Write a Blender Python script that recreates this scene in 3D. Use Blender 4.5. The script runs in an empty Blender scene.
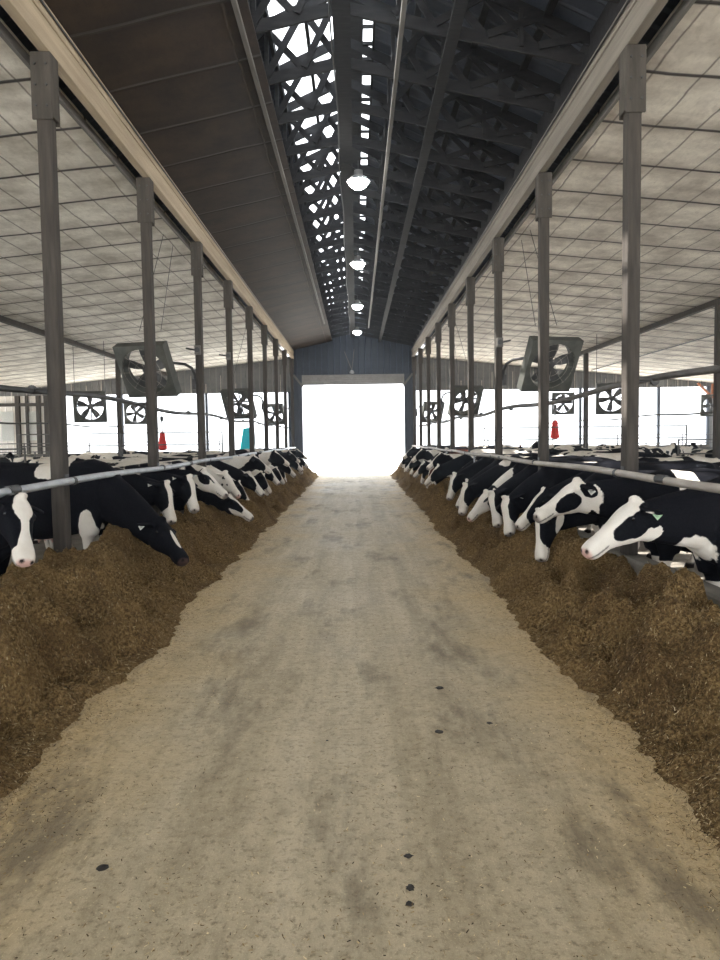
import bpy, math, random
import numpy as np
from mathutils import Vector, Matrix, noise
R = math.radians
random.seed(7); rng = np.random.default_rng(7)
SC = bpy.context.scene
COL = SC.collection

# ------------------------------------------------------------------ helpers
def tag(o, label=None, cat=None, group=None, kind=None):
    if label: o['label'] = label
    if cat: o['category'] = cat
    if group: o['group'] = group
    if kind: o['kind'] = kind
    return o

def empty(name, loc=(0, 0, 0), rz=0.0):
    o = bpy.data.objects.new(name, None); COL.objects.link(o)
    o.location = loc; o.rotation_euler = (0, 0, rz); o.empty_display_size = .1
    return o

def rnd(a, b): return random.uniform(a, b)

class MB:
    """collects shapes into one mesh"""
    def __init__(s): s.v = []; s.f = []; s.sm = []
    def add(s, vs, fs, smooth=False):
        b = len(s.v); s.v += [tuple(v) for v in vs]
        s.f += [tuple(i + b for i in f) for f in fs]; s.sm += [smooth] * len(fs)
    def box(s, x0, x1, y0, y1, z0, z1):
        s.add([(x, y, z) for x in (x0, x1) for y in (y0, y1) for z in (z0, z1)],
              [(0, 1, 3, 2), (4, 6, 7, 5), (0, 4, 5, 1), (2, 3, 7, 6), (0, 2, 6, 4), (1, 5, 7, 3)])
    def bbox(s, x0, x1, y0, y1, z0, z1, c=.008):
        """box with chamfered vertical and horizontal edges"""
        import itertools
        vs = []; idx = {}
        for sx, sy, sz in itertools.product((0, 1), repeat=3):
            X = (x0, x1)[sx]; Y = (y0, y1)[sy]; Z = (z0, z1)[sz]
            dx = c if sx == 0 else -c; dy = c if sy == 0 else -c; dz = c if sz == 0 else -c
            for a, p in enumerate(((X, Y + dy, Z + dz), (X + dx, Y, Z + dz), (X + dx, Y + dy, Z))):
                idx[(sx, sy, sz, a)] = len(vs); vs.append(p)
        fs = []
        q = lambda *k: tuple(idx[i] for i in k)
        for sx in (0, 1): fs.append(q((sx,0,0,0),(sx,1,0,0),(sx,1,1,0),(sx,0,1,0)))
        for sy in (0, 1): fs.append(q((0,sy,0,1),(1,sy,0,1),(1,sy,1,1),(0,sy,1,1)))
        for sz in (0, 1): fs.append(q((0,0,sz,2),(1,0,sz,2),(1,1,sz,2),(0,1,sz,2)))
        for a in (0, 1):
            for b in (0, 1):
                fs.append(q((a,b,0,0),(a,b,1,0),(a,b,1,1),(a,b,0,1)))
                fs.append(q((a,0,b,0),(a,1,b,0),(a,1,b,2),(a,0,b,2)))
                fs.append(q((0,a,b,1),(1,a,b,1),(1,a,b,2),(0,a,b,2)))
        for sx, sy, sz in itertools.product((0, 1), repeat=3):
            fs.append(q((sx,sy,sz,0),(sx,sy,sz,1),(sx,sy,sz,2)))
        s.add(vs, fs)
    def bar(s, p0, p1, w, h, up=(0, 0, 1)):
        p0 = Vector(p0); p1 = Vector(p1); t = (p1 - p0).normalized(); up = Vector(up)
        if abs(t.dot(up)) > .98: up = Vector((1, 0, 0))
        a = t.cross(up).normalized(); b = a.cross(t)
        vs = [p + a * sx * w / 2 + b * sy * h / 2 for p in (p0, p1) for sx, sy in ((-1,-1),(1,-1),(1,1),(-1,1))]
        s.add(vs, [(3,2,1,0),(4,5,6,7),(0,1,5,4),(1,2,6,5),(2,3,7,6),(3,0,4,7)])
    def tube(s, pts, r, n=10, closed=False):
        pts = [Vector(p) for p in pts]; N = len(pts)
        rs = r if isinstance(r, (list, tuple)) else [r] * N
        vs = []; prev = None
        for i, p in enumerate(pts):
            if closed: t = (pts[(i + 1) % N] - pts[i - 1]).normalized()
            else: t = (pts[min(i + 1, N - 1)] - pts[max(i - 1, 0)]).normalized()
            if prev is None:
                prev = t.orthogonal().normalized()
            a = (prev - t * prev.dot(t)).normalized(); prev = a; b = t.cross(a)
            for k in range(n):
                an = 2 * math.pi * k / n
                vs.append(p + (a * math.cos(an) + b * math.sin(an)) * rs[i])
        fs = []
        for i in range(N if closed else N - 1):
            j = (i + 1) % N
            for k in range(n):
                l = (k + 1) % n; fs.append((i*n+k, i*n+l, j*n+l, j*n+k))
        if not closed:
            fs.append(tuple(range(n - 1, -1, -1))); fs.append(tuple((N-1)*n + k for k in range(n)))
        s.add(vs, fs, True)
    def lathe(s, prof, n=20, c=(0, 0, 0), axis='z'):
        vs = []
        for r, z in prof:
            for k in range(n):
                a = 2*math.pi*k/n; x, y = r*math.cos(a), r*math.sin(a)
                vs.append({'z': (c[0]+x, c[1]+y, c[2]+z), 'y': (c[0]+x, c[1]+z, c[2]+y), 'x': (c[0]+z, c[1]+x, c[2]+y)}[axis])
        fs = []
        for i in range(len(prof)-1):
            for k in range(n):
                l = (k+1) % n; fs.append((i*n+k, i*n+l, (i+1)*n+l, (i+1)*n+k))
        fs.append(tuple(range(n-1, -1, -1))); fs.append(tuple((len(prof)-1)*n+k for k in range(n)))
        s.add(vs, fs, True)
    def loft(s, rings):
        n = len(rings[0]); vs = [p for r in rings for p in r]; fs = []
        for i in range(len(rings)-1):
            for k in range(n):
                l = (k+1) % n; fs.append((i*n+k, i*n+l, (i+1)*n+l, (i+1)*n+k))
        fs.append(tuple(range(n-1, -1, -1))); fs.append(tuple((len(rings)-1)*n+k for k in range(n)))
        s.add(vs, fs, True)
    def mesh(s, name, mat=None):
        me = bpy.data.meshes.new(name); me.from_pydata(s.v, [], s.f)
        me.polygons.foreach_set('use_smooth', s.sm); me.update()
        if mat: me.materials.append(mat)
        return me
    def build(s, name, mat, parent=None, smooth_fix=True):
        me = s.mesh(name, mat)
        import bmesh
        bm = bmesh.new(); bm.from_mesh(me); bmesh.ops.recalc_face_normals(bm, faces=bm.faces[:]); bm.to_mesh(me); bm.free()
        if any(s.sm):
            try: me.set_sharp_from_angle(angle=R(40))
            except Exception: pass
        o = bpy.data.objects.new(name, me); COL.objects.link(o)
        if parent is not None: o.parent = parent
        return o

# ------------------------------------------------------------------ materials
class NT:
    def __init__(s, name):
        s.m = bpy.data.materials.new(name); s.m.use_nodes = True
        s.t = s.m.node_tree; s.n = s.t.nodes; s.l = s.t.links
        s.b = s.n['Principled BSDF']
    def new(s, ty, **kw):
        n = s.n.new(ty)
        for k, v in kw.items():
            if hasattr(n, k) and k not in ('Scale',): setattr(n, k, v)
            else: n.inputs[k].default_value = v
        return n
    def link(s, a, b): s.l.new(a, b)
    def coord(s, which='Object', scale=(1, 1, 1)):
        c = s.new('ShaderNodeTexCoord'); m = s.new('ShaderNodeMapping')
        m.inputs['Scale'].default_value = scale
        s.link(c.outputs[which], m.inputs['Vector']); return m.outputs[0]
    def noise(s, vec, scale, detail=4, rough=.55):
        n = s.new('ShaderNodeTexNoise'); n.inputs['Scale'].default_value = scale
        n.inputs['Detail'].default_value = detail; n.inputs['Roughness'].default_value = rough
        s.link(vec, n.inputs['Vector']); return n.outputs['Fac']
    def ramp(s, fac, stops):
        r = s.new('ShaderNodeValToRGB'); e = r.color_ramp.elements
        while len(e) < len(stops): e.new(.5)
        for i, (p, c) in enumerate(stops):
            e[i].position = p; e[i].color = (*c, 1) if len(c) == 3 else c
        s.link(fac, r.inputs[0]); return r.outputs[0]
    def mix(s, fac, a, b, mode='MIX'):
        m = s.new('ShaderNodeMix'); m.data_type = 'RGBA'; m.blend_type = mode
        for v, i in ((fac, 0), (a, 6), (b, 7)):
            if isinstance(v, (int, float)): m.inputs[i].default_value = v
            elif isinstance(v, tuple): m.inputs[i].default_value = (*v, 1)
            else: s.link(v, m.inputs[i])
        return m.outputs[2]
    def math(s, op, a, b=0.0, c=None):
        m = s.new('ShaderNodeMath'); m.operation = op
        for i, v in enumerate((a, b) if c is None else (a, b, c)):
            if isinstance(v, (int, float)): m.inputs[i].default_value = v
            else: s.link(v, m.inputs[i])
        return m.outputs[0]
    def mr(s, v, a, b, c=0.0, d=1.0):
        m = s.new('ShaderNodeMapRange'); s.link(v, m.inputs[0])
        for i, x in enumerate((a, b, c, d)): m.inputs[i+1].default_value = x
        return m.outputs[0]
    def base(s, c, rough=.8, metal=0.0, spec=.3):
        if isinstance(c, tuple): s.b.inputs['Base Color'].default_value = (*c, 1)
        else: s.link(c, s.b.inputs['Base Color'])
        if isinstance(rough, (int, float)): s.b.inputs['Roughness'].default_value = rough
        else: s.link(rough, s.b.inputs['Roughness'])
        s.b.inputs['Metallic'].default_value = metal
        s.b.inputs['Specular IOR Level'].default_value = spec
    def bump(s, h, strength=.4, dist=.02):
        b = s.new('ShaderNodeBump'); b.inputs['Strength'].default_value = strength
        b.inputs['Distance'].default_value = dist
        s.link(h, b.inputs['Height']); s.link(b.outputs[0], s.b.inputs['Normal'])
    def sep(s, vec):
        x = s.new('ShaderNodeSeparateXYZ'); s.link(vec, x.inputs[0]); return x.outputs

def mat_noise(name, c1, c2, scale=4, sc=(1, 1, 1), rough=.85, metal=0.0, bump=.2, bd=.01, spec=.25, detail=6):
    t = NT(name); v = t.coord('Object', sc); n = t.noise(v, scale, detail, .6)
    t.base(t.ramp(n, [(.3, c1), (.7, c2)]), rough, metal, spec)
    if bump: t.bump(n, bump, bd)
    return t.m

def mat_plain(name, c, rough=.6, metal=0.0, spec=.4):
    t = NT(name); t.base(c, rough, metal, spec); return t.m

def mat_emit(name, c, st):
    t = NT(name); t.base(c); t.b.inputs['Emission Color'].default_value = (*c, 1)
    t.b.inputs['Emission Strength'].default_value = st; return t.m

# floor: dusty concrete drive
def mk_floor():
    t = NT('dusty_concrete'); v = t.coord('Object'); x = t.sep(v)
    big = t.noise(v, .7, 5, .6)
    vs = t.coord('Object', (2.6, .12, 1)); streak = t.noise(vs, 1.6, 5, .65)
    vm = t.coord('Object', (1.4, .5, 1)); mid = t.noise(vm, 2.2, 8, .7)
    fine = t.noise(v, 26, 6, .75); vfine = t.noise(v, 110, 4, .7)
    col = t.ramp(streak, [(.25, (.33, .29, .21)), (.5, (.46, .41, .305)), (.78, (.62, .565, .45))])
    col = t.mix(t.mr(mid, .46, .66, 0, .5), col, (.27, .235, .165))
    ax = t.math('ABSOLUTE', x[0])
    edge = t.mr(t.math('ADD', ax, t.mr(big, .3, .7, -.35, .35)), .85, 1.75, 0, .75)
    col = t.mix(edge, col, (.58, .45, .25))
    # paler wheel-polished band in the middle
    band = t.math('MULTIPLY', t.mr(t.math('ABSOLUTE', t.math('SUBTRACT', x[0], .02)), .0, .42, .45, 0), t.mr(streak, .3, .7, .3, 1))
    col = t.mix(band, col, (.66, .62, .52))
    gr = t.noise(v, 9, 8, .78); col = t.mix(t.mr(gr, .50, .66, 0, .55), col, (.25, .21, .14)); col = t.mix(t.mr(gr, .48, .34, 0, .35), col, (.66, .60, .46))
    col = t.mix(t.mr(fine, .52, .66, 0, .75), col, (.16, .13, .08))
    col = t.mix(t.mr(vfine, .58, .70, 0, .8), col, (.80, .72, .50))
    # dark scuffed streaks
    vd = t.coord('Object', (1.1, .35, 1)); dk = t.noise(vd, 1.5, 9, .72)
    col = t.mix(t.mr(dk, .52, .64, 0, .8), col, (.16, .135, .095))
    col = t.mix(1.0, col, (1.0, .93, .82), 'MULTIPLY'); t.base(col, t.mr(big, .3, .7, .52, .72), 0, .45)
    h = t.math('ADD', t.math('MULTIPLY', fine, .6), t.math('MULTIPLY', mid, .6))
    t.bump(h, .8, .022); return t.m

def mk_feed():
    t = NT('chopped_feed'); v = t.coord('Object')
    n1 = t.noise(v, 3.0, 6, .65); n2 = t.noise(v, 38, 6, .8)
    vv = t.coord('Object', (1, 1, 1))
    vo = t.new('ShaderNodeTexVoronoi'); vo.inputs['Scale'].default_value = 70; t.link(vv, vo.inputs['Vector'])
    c = t.ramp(n2, [(.36, (.045, .030, .015)), (.47, (.21, .145, .065)), (.57, (.48, .36, .185)), (.70, (.78, .63, .38))])  # ramp ends also put crevice shade and highlights into the feed colour
    c = t.mix(t.mr(n1, .35, .62, 0, .5), c, (.33, .235, .12))
    c = t.mix(t.mr(t.noise(v, 1.1, 3), .50, .66, 0, .55), c, (.12, .075, .04)); c = t.mix(1.0, c, (.74, .66, .57), 'MULTIPLY')
    t.base(c, .95, 0, .1)
    h = t.math('ADD', n2, t.math('MULTIPLY', vo.outputs['Distance'], .7))
    t.bump(h, 1.0, .035); return t.m

def mk_board(name, c, seam_y=1.22, seam_x=.52, dirt=(.30, .26, .20)):
    """insulated ceiling panels with dark transverse joints and fine lengthwise joints"""
    t = NT(name); v = t.coord('Object'); x = t.sep(v)
    n = t.noise(v, 1.3, 7, .65); f = t.noise(t.coord('Object', (3, 1, 1)), 6, 6, .7)
    wob = t.math('MULTIPLY', t.noise(v, .9, 3), .10)
    def line(c, per, w):
        a = t.math('ABSOLUTE', t.math('SUBTRACT', t.math('FRACT', t.math('DIVIDE', t.math('ADD', c, wob), per)), .5))
        return t.mr(a, 0, w / per, 1, 0)
    ly = line(x[1], seam_y, .045); lx = line(x[0], seam_x, .020)
    # a wide band on both sides of each transverse joint is tinted darker
    lg = line(x[1], seam_y, .30)
    col = t.mix(t.mr(n, .38, .68, 0, .75), c, dirt)
    col = t.mix(t.mr(f, .5, .75, 0, .35), col, dirt)
    col = t.mix(t.math('MULTIPLY', lg, .42), col, dirt)
    col = t.mix(t.math('MULTIPLY', lx, .85), col, (.10, .08, .06))
    col = t.mix(t.math('MINIMUM', t.math('MULTIPLY', ly, 1.8), 1.0), col, (.035, .028, .022))
    t.base(col, .75, 0, .25)
    t.bump(t.math('SUBTRACT', t.math('MULTIPLY', n, .4), t.math('MAXIMUM', lx, ly)), .5, .03); return t.m

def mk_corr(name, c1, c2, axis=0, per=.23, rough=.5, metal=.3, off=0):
    """ribbed sheet metal"""
    t = NT(name); v = t.coord('Object'); x = t.sep(v)
    a = t.math('ABSOLUTE', t.math('SUBTRACT', t.math('FRACT', t.math('DIVIDE', x[axis], per)), .5))
    rib = t.mr(a, .36, .44, 0, 1); n = t.noise(v, 1.7, 6, .65)
    col = t.mix(t.mr(n, .35, .7, 0, 1), c1, c2)
    col = t.mix(t.math('MULTIPLY', rib, .35), col, tuple(min(1, k * 1.7) for k in c2))
    t.base(col, rough, metal, .4); t.bump(rib, .9, .03); return t.m

def mk_coat(name, hero):
    """black and white coat: 'coat' attribute decides, threshold broken up by noise; 'skin' marks bare skin"""
    t = NT(name); a = t.new('ShaderNodeAttribute'); a.attribute_name = 'coat'
    s = t.new('ShaderNodeAttribute'); s.attribute_name = 'skin'
    d = t.new('ShaderNodeAttribute'); d.attribute_name = 'dark'
    v = t.coord('Object')
    fine = t.noise(v, 14, 3, .6); mid = t.noise(v, 5.5, 2, .5)
    f = t.math('ADD', a.outputs['Fac'], t.math('MULTIPLY', t.math('SUBTRACT', fine, .5), .45))
    f = t.math('ADD', f, t.math('MULTIPLY', t.math('SUBTRACT', mid, .5), .9))
    if not hero:
        oi = t.new('ShaderNodeObjectInfo'); vm = t.new('ShaderNodeVectorMath'); vm.operation = 'SCALE'
        vm.inputs[0].default_value = (37, 19, 53); t.link(oi.outputs['Random'], vm.inputs['Scale'])
        va = t.new('ShaderNodeVectorMath'); va.operation = 'ADD'; t.link(v, va.inputs[0]); t.link(vm.outputs[0], va.inputs[1])
        big = t.noise(va.outputs[0], 1.55, 2, .45)
        amp = t.new('ShaderNodeAttribute'); amp.attribute_name = 'amp'
        f = t.math('ADD', f, t.math('MULTIPLY', t.math('MULTIPLY', t.math('SUBTRACT', big, .465), 7.0), amp.outputs['Fac']))
    w = t.mr(f, -.04, .04, 0, 1)
    hair = t.noise(t.coord('Object', (1, 1, 1)), 60, 3, .7)
    white = t.mix(t.mr(t.noise(v, 4, 5, .7), .45, .75, 0, .45), (.74, .69, .62), (.50, .42, .33))
    black = t.mix(t.mr(hair, .3, .7, 0, 1), (.003, .0033, .005), (.009, .0095, .013))
    c = t.mix(w, black, white)
    c = t.mix(s.outputs['Fac'], c, (.62, .36, .31))
    c = t.mix(d.outputs['Fac'], c, (.018, .014, .013))
    t.base(c, .7, 0, .06)
    t.bump(hair, .25, .006); return t.m

M = {}
M['floor'] = mk_floor(); M['feed'] = mk_feed()
M['board'] = mk_board('ceiling_board', (.91, .88, .80))
M['board_r'] = mk_board('ceiling_board_right', (.90, .85, .75), dirt=(.27, .22, .17))
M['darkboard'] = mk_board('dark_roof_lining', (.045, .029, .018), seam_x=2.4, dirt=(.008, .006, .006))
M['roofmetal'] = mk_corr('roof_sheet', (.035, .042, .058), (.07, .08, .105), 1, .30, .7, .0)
M['siding'] = mk_corr('wall_sheet', (.10, .10, .098), (.16, .155, .145), 0, .3, .5, .3)
M['siding_blue'] = mk_corr('gable_sheet', (.030, .038, .052), (.045, .056, .078), 0, .3, .5, .3)
M['siding_pale'] = mk_corr('pale_sheet', (.62, .58, .52), (.72, .68, .62), 0, .3, .6, .1)
M['post'] = mat_noise('weathered_post', (.036, .032, .028), (.085, .073, .062), 3, (6, 6, .6), .85, bump=.4)
M['post_plate'] = mat_noise('post_plate', (.05, .044, .037), (.095, .083, .07), 3, (5, 5, .8), .8)
M['beam'] = mat_noise('laminated_beam', (.34, .27, .19), (.52, .43, .31), 2.5, (5, .25, 4), .75, bump=.25)
M['beam_r'] = mat_noise('laminated_beam_grey', (.17, .15, .125), (.27, .24, .20), 2.5, (5, .25, 4), .75, bump=.25)
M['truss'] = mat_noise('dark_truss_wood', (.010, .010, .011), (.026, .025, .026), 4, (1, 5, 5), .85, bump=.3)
M['strip'] = mat_noise('pale_strip', (.12, .115, .105), (.19, .18, .165), 4, (4, .4, 4), .7, bump=.15)
M['concrete'] = mat_noise('curb_concrete', (.11, .10, .085), (.22, .20, .17), 3, rough=.9, bump=.4)
M['slurry'] = mat_noise('wet_alley', (.14, .125, .105), (.30, .275, .24), 2, rough=.5, bump=.6, bd=.03, spec=.5)
M['galv'] = mat_noise('galvanised_pipe', (.42, .44, .47), (.60, .62, .64), 5, (1, 1, 1), .5, .35, bump=.1)
M['galv_dull'] = mat_noise('dull_pipe', (.34, .30, .26), (.50, .46, .41), 5, (1, .4, 1), .6, .2, bump=.1)
M['darkmetal'] = mat_noise('dark_metal', (.05, .05, .05), (.10, .10, .10), 5, rough=.5, metal=.5, bump=.1)
M['fanbox'] = mat_noise('fan_housing', (.06, .064, .056), (.11, .11, .098), 4, rough=.6, metal=.3, bump=.1)
M['blade'] = mat_noise('fan_blade', (.05, .05, .05), (.11, .11, .11), 5, rough=.5, metal=.4, bump=.1)
M['door_head'] = mat_noise('door_curtain', (.22, .21, .20), (.29, .28, .27), 3, rough=.7)
M['jamb'] = mat_noise('blue_grey_jamb', (.045, .053, .068), (.07, .08, .10), 3, (4, 4, .5), .7)
M['lamp'] = mat_emit('lamp_glow', (1, .98, .95), 25)
M['tube'] = mat_emit('tube_glow', (1, .98, .95), 6)
M['lampbody'] = mat_plain('lamp_housing', (.35, .35, .35), .4, .7)
M['teal'] = mat_noise('teal_plastic', (.0, .50, .62), (.02, .62, .72), 3, rough=.6)
M['red'] = mat_noise('red_bristle', (.55, .03, .03), (.75, .06, .05), 20, rough=.7)
M['stallpipe'] = mat_noise('stall_pipe', (.08, .075, .07), (.15, .14, .13), 5, rough=.6, metal=.3, bump=.1)
M['tagg'] = mat_plain('green_tag', (.42, .62, .40), .5)
M['tagw'] = mat_plain('white_tag', (.80, .80, .74), .5)
M['eye'] = mat_plain('cow_eye', (.006, .005, .005), .08, 0, .6)
M['dung'] = mat_noise('dung', (.018, .016, .014), (.05, .043, .035), 12, rough=.6, bump=.6)
M['wire'] = mat_plain('black_cable', (.03, .03, .03), .6)
M['outground'] = mat_noise('outside_gravel', (.74, .72, .69), (.84, .82, .78), 3, rough=.95)
M['rust'] = mat_noise('rusty_steel', (.20, .07, .03), (.33, .13, .06), 8, rough=.8, metal=.2)
M['coat'] = mk_coat('cow_coat', True); M['coat_herd'] = mk_coat('cow_coat_herd', False)
t_ = NT('translucent_panel'); t_.base((.75, .76, .74), .5); t_.b.inputs['Transmission Weight'].default_value = .0
_tr = t_.new('ShaderNodeBsdfTranslucent'); _tr.inputs[0].default_value = (.85, .86, .84, 1)
_mx = t_.new('ShaderNodeMixShader'); _mx.inputs[0].default_value = .6
t_.link(t_.b.outputs[0], _mx.inputs[1]); t_.link(_tr.outputs[0], _mx.inputs[2])
t_.link(_mx.outputs[0], t_.n['Material Output'].inputs[0]); M['trans'] = t_.m
def mk_coloured(name, stops):
    t = NT(name); a = t.new('ShaderNodeAttribute'); a.attribute_name = 'tone'
    t.base(t.ramp(a.outputs['Fac'], stops), .9, 0, .1); return t.m
M['straw'] = mk_coloured('straw_bits', [(0, (.03, .02, .011)), (.4, (.19, .125, .06)), (.75, (.46, .34, .17)), (1, (.78, .65, .40))])

YB, YE = -9.0, 35.0          # barn from behind the camera to the far end wall
PX = 2.93                    # post line
NPOST = 9; Y0 = 7.4; DY = 3.42
ORD = ['first', 'second', 'third', 'fourth', 'fifth', 'sixth', 'seventh', 'eighth', 'ninth', 'tenth', 'eleventh', 'twelfth',
       'thirteenth', 'fourteenth', 'fifteenth', 'sixteenth', 'seventeenth', 'eighteenth', 'nineteenth', 'twentieth',
       'twenty-first', 'twenty-second', 'twenty-third', 'twenty-fourth', 'twenty-fifth', 'twenty-sixth', 'twenty-seventh', 'twenty-eighth', 'twenty-ninth', 'thirtieth']
SIDE = {-1: 'left', 1: 'right'}

# ------------------------------------------------------------------ setting
def struct(mb, name, mat):
    o = mb.build(name, mat); o['kind'] = 'structure'; return o
b = MB(); b.box(-2.83, 2.83, YB, YE + .3, -.2, 0); struct(b, 'floor', M['floor'])
for s in (-1, 1):
    b = MB(); xs = sorted((s * 2.83, s * 19.2)); b.box(xs[0], xs[1], YB, YE + .3, -.2, 0)
    struct(b, 'floor_' + SIDE[s], M['slurry'])
    b = MB(); xs = sorted((s * 2.83, s * 3.05)); b.bbox(xs[0], xs[1], YB, YE, 0.001, .56, .02)
    struct(b, 'trim_curb_' + SIDE[s], M['concrete'])
b = MB(); b.box(-60, 60, YE + .3, 110, -.25, -.03); struct(b, 'ground', M['outground'])
for s in (-1, 1):
    b = MB(); xs = sorted((s * 19.4, s * 60)); b.box(xs[0], xs[1], -40, YE + .3, -.25, -.03); struct(b, 'ground_' + SIDE[s], M['outground'])
b = MB(); b.box(-19.4, 19.4, -40, YB, -.25, -.03); struct(b, 'ground_near', M['outground'])

def zc(x): return 5.66 - .10 * (abs(x) - 3.15)
for s in (-1, 1):
    b = MB()
    x0, x1 = s * 3.16, s * 19.4
    b.add([(x0, YB, zc(x0)), (x1, YB, zc(x1)), (x1, YE, zc(x1)), (x0, YE, zc(x0)),
           (x0, YB, zc(x0) + .12), (x1, YB, zc(x1) + .12), (x1, YE, zc(x1) + .12), (x0, YE, zc(x0) + .12)],
          [(0,1,2,3), (4,7,6,5), (0,4,5,1), (1,5,6,2), (2,6,7,3), (3,7,4,0)])
    struct(b, 'ceiling_' + SIDE[s], M['board'] if s < 0 else M['board_r'])
    b = MB()     # edge batten of the ceiling beside the dark gap, and the closed roof void above the posts
    xs = sorted((s * 3.14, s * 3.18)); b.box(xs[0], xs[1], YB, YE, 5.62, 5.72)
    struct(b, 'trim_ceiling_edge_' + SIDE[s], M['strip'])
    b = MB(); xs = sorted((s * 2.96, s * 3.9)); b.box(xs[0], xs[1], YB, YE, 6.30, 6.36)
    xs = sorted((s * 3.84, s * 3.9)); b.box(xs[0], xs[1], YB, YE, 5.72, 6.30)
    xs = sorted((s * 2.90, s * 2.96)); b.box(xs[0], xs[1], YB, YE, 6.075, 6.46)  # added board, blocks light leaking from the wings onto the roof
    struct(b, 'wall_void_and_light_stop_' + SIDE[s], M['truss'])
def zch(x): return 6.05 + .22 * (2.83 - abs(x))          # underside of lower truss chords
def zr(x): return 6.45 + .46 * (2.95 - abs(x))           # underside of roof sheets
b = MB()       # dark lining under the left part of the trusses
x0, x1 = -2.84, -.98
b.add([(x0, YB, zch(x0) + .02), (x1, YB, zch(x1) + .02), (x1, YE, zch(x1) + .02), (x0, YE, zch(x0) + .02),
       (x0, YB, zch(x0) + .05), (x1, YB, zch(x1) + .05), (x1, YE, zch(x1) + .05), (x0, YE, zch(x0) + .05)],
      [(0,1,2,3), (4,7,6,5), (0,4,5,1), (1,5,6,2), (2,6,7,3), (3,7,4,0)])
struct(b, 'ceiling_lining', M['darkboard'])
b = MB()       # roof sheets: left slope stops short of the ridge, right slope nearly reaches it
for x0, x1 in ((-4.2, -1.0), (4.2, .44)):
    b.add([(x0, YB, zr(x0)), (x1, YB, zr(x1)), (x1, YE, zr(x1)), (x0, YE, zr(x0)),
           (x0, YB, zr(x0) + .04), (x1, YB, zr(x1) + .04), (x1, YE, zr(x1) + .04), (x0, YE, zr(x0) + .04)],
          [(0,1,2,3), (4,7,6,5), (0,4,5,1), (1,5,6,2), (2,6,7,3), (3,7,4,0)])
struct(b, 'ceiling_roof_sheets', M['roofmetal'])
b = MB()       # outer upright closing the inside of the left attic beside the ridge slot
for k in range(5):
    pass
# far end wall
b = MB()
Yw0, Yw1 = YE, YE + .12
def gable(x0, x1, z0, ftop, n=8):
    for i in range(n):
        a = x0 + (x1 - x0) * i / n; c = x0 + (x1 - x0) * (i + 1) / n
        b.add([(a, Yw0, z0), (c, Yw0, z0), (c, Yw0, ftop(c)), (a, Yw0, ftop(a)), (a, Yw1, z0), (c, Yw1, z0), (c, Yw1, ftop(c)), (a, Yw1, ftop(a))],
              [(0,1,2,3), (7,6,5,4), (0,4,5,1), (3,2,6,7), (0,3,7,4), (1,5,6,2)])
gable(-3.05, 3.05, 4.86, lambda x: zr(x) + .02, 8)
struct(b, 'wall_far_gable', M['siding_blue'])
b = MB()
for s in (-1, 1):
    gable(s * 3.05, s * 17.3, 4.05, lambda x: zc(x) + .1, 6)
struct(b, 'wall_far_upper', M['siding'])
b = MB()
for s in (-1, 1):
    xs = sorted((s * 3.0, s * 17.3)); b.box(xs[0], xs[1], Yw0, Yw1, 0, 1.25)
struct(b, 'wall_far_lower', M['concrete'])
b = MB()
gable(-19.4, -17.3, 0, lambda x: zc(x) + .1, 1); gable(17.3, 19.4, 0, lambda x: zc(x) + .1, 1)
struct(b, 'wall_far_corners', M['siding'])
for s in (-1, 1):
    b = MB(); xs = sorted((s * 2.47, s * 3.03)); b.bbox(xs[0], xs[1], YE - .12, YE + .16, 0, 4.86, .01)
    struct(b, 'trim_door_jamb_' + SIDE[s], M['jamb'])
b = MB()
for k in range(5): b.bbox(-2.47, 2.47, YE - .10 + k * .012, YE - .02 + k * .012, 4.38 + k * .098, 4.38 + (k + 1) * .098 - .006, .006)
o = struct(b, 'door_1', M['door_head'])
b = MB()
for s in (-1, 1): b.bar((s * 2.86, YE - .16, 4.86), (s * 2.42, YE - .16, 4.30), .10, .14, (0, 1, 0))
o = struct(b, 'trim_door_brace', M['strip'])
# side walls: low kerb wall and eave band with posts, open between
for s in (-1, 1):
    b = MB(); xs = sorted((s * 19.1, s * 19.4))
    b.box(xs[0], xs[1], YB, YE, 0, .9); b.box(xs[0], xs[1], YB, YE, 3.75, zc(19.2))
    for k in range(13): b.box(xs[0], xs[1], YB + k * 3.5, YB + k * 3.5 + .18, .9, 3.75)
    struct(b, 'wall_side_' + SIDE[s], M['siding'])
# studs between the openings of the end wall
b = MB()
for x in (-3.1, -7.1, -11.2, -14.35, 6.95, 11.0, 14.8, 17.2):
    b.box(x - .055, x + .055, YE - .06, YE + .1, 1.25, 4.07)
struct(b, 'trim_end_studs', M['jamb'])
b = MB()    # pale translucent siding with studs in the left corner
b.box(-17.3, -14.4, YE + .02, YE + .10, 1.25, 4.05)
struct(b, 'wall_far_pale_corner', M['siding_pale'])
b = MB()
for x, w in ((-16.2, .22), (-15.75, .12), (-15.2, .2), (-14.75, .34)): b.box(x - w / 2, x + w / 2, YE - .10, YE + .02, 1.25, 4.05)
b.box(-17.3, -14.4, YE - .12, YE + .02, 3.55, 3.7)
struct(b, 'trim_corner_studs', M['post'])
for k, x in enumerate((-16.75, -15.47)):
    b = MB(); b.box(x - .3, x + .3, YE - .01, YE + .015, 1.9, 3.3); w_ = struct(b, 'window_%d' % (k + 1), M['trans'])
b = MB()
for k in range(48): b.box(-17.2 + k*.72 if k < 20 else 3.2 + (k-20)*.5, -17.2 + k*.72 + .03 if k < 20 else 3.2 + (k-20)*.5 + .03, YE - .03, YE - .002, 4.05, 4.9 if k % 2 else 4.5)
struct(b, 'trim_siding_ribs', M['galv_dull'])

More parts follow.
